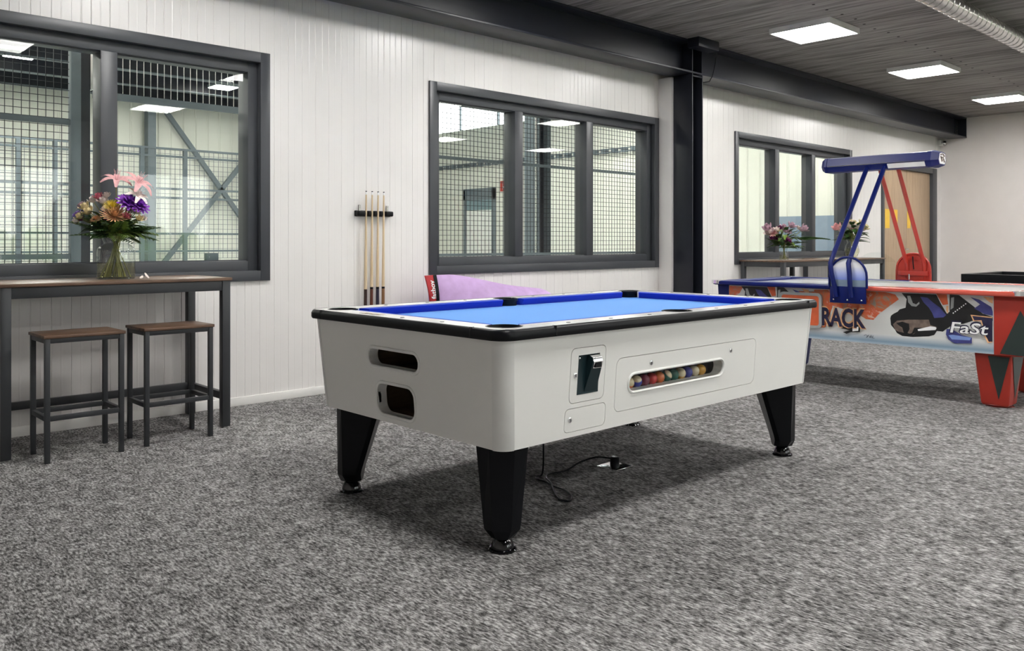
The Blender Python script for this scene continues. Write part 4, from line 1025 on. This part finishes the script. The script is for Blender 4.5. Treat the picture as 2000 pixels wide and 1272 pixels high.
art('printed_boot', c4([(1140, 640), (1150, 560), (1230, 560), (1380, 650), (1530, 690), (1530, 775), (1270, 775), (1180, 720)]), 'violet')
art('printed_sole', c4([(1180, 655), (1240, 645), (1520, 690), (1500, 730), (1230, 715)]), 'paleblue')
art('printed_letter', c4([(1510, 345), (1840, 380), (1840, 760), (1770, 770), (1700, 640), (1690, 530), (1660, 440), (1550, 440)]), 'gold')
art('printed_letter', c4([(1535, 362), (1840, 396), (1840, 750), (1785, 750), (1718, 620), (1706, 520), (1676, 428), (1566, 428)]), 'navy')
# logo plate in a rounded frame
lay[0] += 4; xx = XP-.022
def fr_art(s, t, n): return (xx-n+.0, s, t)
a = PX(1607, 604, 0, XP); c = PX(1524, 604, 0, XP); zt_ = PX(1560, 571, 0, XP)[2]; zb_ = PX(1605, 642, 0, XP)[2]
MB().plate(rrect(a[1], zb_, c[1], zt_, .035), [rrect(a[1]+.022, zb_+.022, c[1]-.022, zt_-.022, .02)], fr_art, .021).build('logo_frame', 'greyprint', AH)
MB().plate(rrect(a[1]+.02, zb_+.02, c[1]-.02, zt_-.02, .02), [], lambda s, t, n: fr_art(s, t, n-.002), .003).build('logo_panel', 'orange', AH)
def side_text(txt, px_r, py_base, w_px, h_px, m, off, shear=0, dxm=0, dz=0):
    tv, tf = textmesh(txt, 1.0, shear, .0, off)
    x0_, x1_ = min(v.x for v in tv), max(v.x for v in tv); y0_, y1_ = min(v.y for v in tv), max(v.y for v in tv)
    pr = PX(px_r, py_base, 0, XP); pl = PX(px_r-w_px, py_base, 0, XP); pt_ = PX(px_r, py_base-h_px, 0, XP); lay[0] += 1; xq = XP-.0004-lay[0]*.00018-.004
    out = [(xq, pl[1]+(pr[1]-pl[1])*(v.x-x0_)/(x1_-x0_), pr[2]+(pt_[2]-pr[2])*(v.y-y0_)/(y1_-y0_)) for v in tv]
    MB().add(out, tf).build('printed_text', m, AH)
side_text('TRACK', 1694, 644, 110, 42, 'gold', .075)
side_text('TRACK', 1692.5, 642.5, 106.5, 38, 'navy', .035)
art('printed_skate', c2([(345, 495), (380, 490), (440, 500), (515, 480), (512, 545), (440, 545), (400, 560), (370, 545), (430, 530), (360, 515)]), 'bootblack')
art('printed_skate', c2([(450, 512), (500, 500), (498, 535), (450, 540)]), 'white')
lay[0] += 1
side_text('FaSt', 1933, 656, 78, 26, 'navy', .05, .15)
side_text('FaSt', 1932, 655, 75, 22, 'white', .012, .15)
sg_ = [PX(1560+a/4.241, 520+b_/4.241, 0, XP-.002) for a, b_ in ((540, 575), (555, 568), (575, 580), (560, 592), (580, 570), (590, 592), (600, 572), (606, 592), (616, 575), (612, 596), (628, 598))]
MB().tube(sg_, .0016, 4).build('printed_signature', 'navy', AH)
# score unit: mounting plates, arches, posts, overhead bar
def arch(x_, y0_, y1_, z0_, z1_, n=14):
    r = (y1_-y0_)/2; yc = (y0_+y1_)/2; zs = z1_-r
    return [(x_, y0_, z0_)]+[(x_, yc-r*cos(pi*k/n), zs+r*sin(pi*k/n)) for k in range(n+1)]+[(x_, y1_, z0_)]
XN = 6.165
B(XN-.004, 2.735, .675, XN+.012, 3.01, .80).build('mount_plate', 'blue', AH, 0, .003)
for k in (0, 1, 2): MB().sphere((XN-.005, 2.765+k*.107, .700), .008, 10, 6).build('mount_bolt', 'chrome', AH, 60)
ap = arch(XN, 2.728, 3.015, .79, 1.02); MB().tube(ap, .009, 8).build('arch_frame', 'blue', AH, 60)
m, nt, b = newmat('blue_white_fade_acrylic'); tcn = nt.nodes.new('ShaderNodeTexCoord'); sp = nt.nodes.new('ShaderNodeSeparateXYZ'); nt.links.new(tcn.outputs['Object'], sp.inputs[0])
nt.links.new(ramp(nt, sp.outputs[2], [(.845, (.16, .24, .72)), (.90, (.45, .52, .85)), (.95, (.82, .83, .88))]), b.inputs['Base Color']); setp(b, Roughness=.25); M['afade'] = m
pp = [(p[1], p[2]) for p in arch(0, 2.735, 3.008, .85, 1.013)]
MB().plate(pp, [], lambda s, t, n: (XN+.004-n, s, t), .004).build('arch_panel', 'afade', AH)
MB().plate([(2.735, .79), (3.008, .79), (3.008, .85), (2.735, .85)], [], lambda s, t, n: (XN+.004-n, s, t), .004).build('arch_base', 'blueboard', AH)
XF = 7.475
pp = [(p[1], p[2]) for p in arch(0, 2.765, 3.045, .79, 1.035)]
MB().plate(pp, [], lambda s, t, n: (XF-n, s, t), .012).build('arch_panel', 'hred', AH)
MB().tube(arch(XF, 2.765, 3.045, .79, 1.035), .010, 8).build('arch_frame', 'hred', AH, 60)
B(XF-.02, 2.78, .845, XF, 3.03, .885).build('arch_ledge', 'hred', AH, 0, .004)
MB().tube([(XF-.025, 2.93, .81), (XF-.025, 2.93, .86)], .006, 8).build('arch_peg', 'chrome', AH, 60)
MB().tube([(XF-.025, 2.90, 1.01), (XF-.03, 2.895, .95), (XF-.028, 2.89, .90)], .005, 6).build('arch_cable', 'black', AH, 60)
pp = [(p[1], p[2]) for p in arch(0, 2.99, 3.42, .806, 1.045, 20)]
MB().plate([(p[0], min(p[1], 1.045)) for p in pp], [], lambda s, t, n: (XF-.05-n, s, t), .003).build('clear_guard', 'clear', AH)
ZB0 = 1.715
for y_ in (3.0, 2.86):
    MB().tube([(XN-.017, y_-.045+(.02 if y_ < 2.9 else 0), .72), (XN-.020, y_-.035+(.02 if y_ < 2.9 else 0), .80), (XN-.020, y_-.01, .90), (XN-.016, y_, .975), (XN+.02, y_, 1.02), (6.77, y_-.01, ZB0+.03)], .018, 10).build('post', 'blue', AH, 60)
for y_ in (2.955, 2.81):
    MB().tube([(XF+.012, y_, .82), (XF-.01, y_, .95), (7.41, y_, 1.02), (6.89, y_-.01, ZB0+.03)], .017, 10).build('post', 'hred', AH, 60)
sec = [(-.068, 0), (.068, 0), (.098, .045), (.075, .112), (.02, .122), (-.02, .122), (-.075, .112), (-.098, .045)]
def secr(y_, s): return [(6.83+p[0]*s, y_, ZB0+.06+(p[1]-.06)*s) for p in sec]
MB().loft([secr(2.52, 1), secr(3.32, 1)]).build('score_bar', 'blue', AH, 0)
MB().loft([secr(3.321, 1.05), secr(3.34, 1.05), secr(3.375, .72)]).build('bar_end_cap', 'blue', AH, 0)
capr = MB().loft([secr(2.519, 1.06), secr(2.49, 1.06), secr(2.44, .82)]).build('bar_end_cap', 'blue', AH, 0)
q = secr(2.4392, .70); MB().add(q, [tuple(range(8))]).build('cap_badge', 'white', capr)
def cq(u, v_): return (6.83+u*.06, 2.4385, ZB0+.06+v_*.045)
MB().tube([cq(-.6, .6), cq(.1, .8), cq(.6, .4), cq(0, .1), cq(-.6, .3), cq(-.2, -.5), cq(.3, .0), cq(.6, -.6)], .006, 5).build('cap_emblem', 'taupe', capr)
d0 = Vector((-.098, .045)); d1 = Vector((-.068, 0)); nrm = Vector((-(d0.y-d1.y), (d0.x-d1.x))).normalized(); nrm = nrm if nrm.x < 0 else -nrm
e0, e1 = d0.lerp(d1, .12)+nrm*.002, d0.lerp(d1, .9)+nrm*.002
M['barlight'] = mat('white_score_strip', (.85, .86, .85), .4)
MB().add([(6.83+e0.x, 2.535, ZB0+e0.y), (6.83+e0.x, 2.82, ZB0+e0.y), (6.83+e1.x, 2.82, ZB0+e1.y), (6.83+e1.x, 2.535, ZB0+e1.y)], [(0, 1, 2, 3)]).build('score_strip', 'barlight', AH)
MB().tube([(6.83-.099, 2.53, ZB0+.046), (6.83-.099, 3.31, ZB0+.046)], .003, 6).build('bar_trim', 'chrome', AH)

# ================================================================ BLACK GAMES TABLE AT THE RIGHT EDGE
GT = thing('black_games_table', 'black games table behind the red end of the hockey table', 'games table', (10.65, 2.2, 0))
gx0, gx1, gy0, gy1, gz = 10.07, 11.30, .95, 3.40, .78
for q in ((gx0, gy0, gx0+.07, gy1), (gx1-.07, gy0, gx1, gy1), (gx0+.07, gy0, gx1-.07, gy0+.07), (gx0+.07, gy1-.07, gx1-.07, gy1)):
    B(q[0], q[1], gz-.105, q[2], q[3], gz).build('side_board', 'black', GT, 0, .003)
B(gx0+.07, gy0+.07, gz-.09, gx1-.07, gy1-.07, gz-.06).build('playfield', 'dark', GT)
for x_ in (gx0+.08, gx1-.18):
    for y_ in (gy0+.1, gy1-.2): B(x_, y_, 0, x_+.10, y_+.10, gz-.09).build('leg', 'black', GT, 0, .004)
B(gx0-.004, gy0-.004, gz, gx1+.004, gy1+.004, gz+.004).build('top_trim', 'black', GT)
bpy.data.objects.remove([o for o in GT.children if o.name.startswith('top_trim')][0])
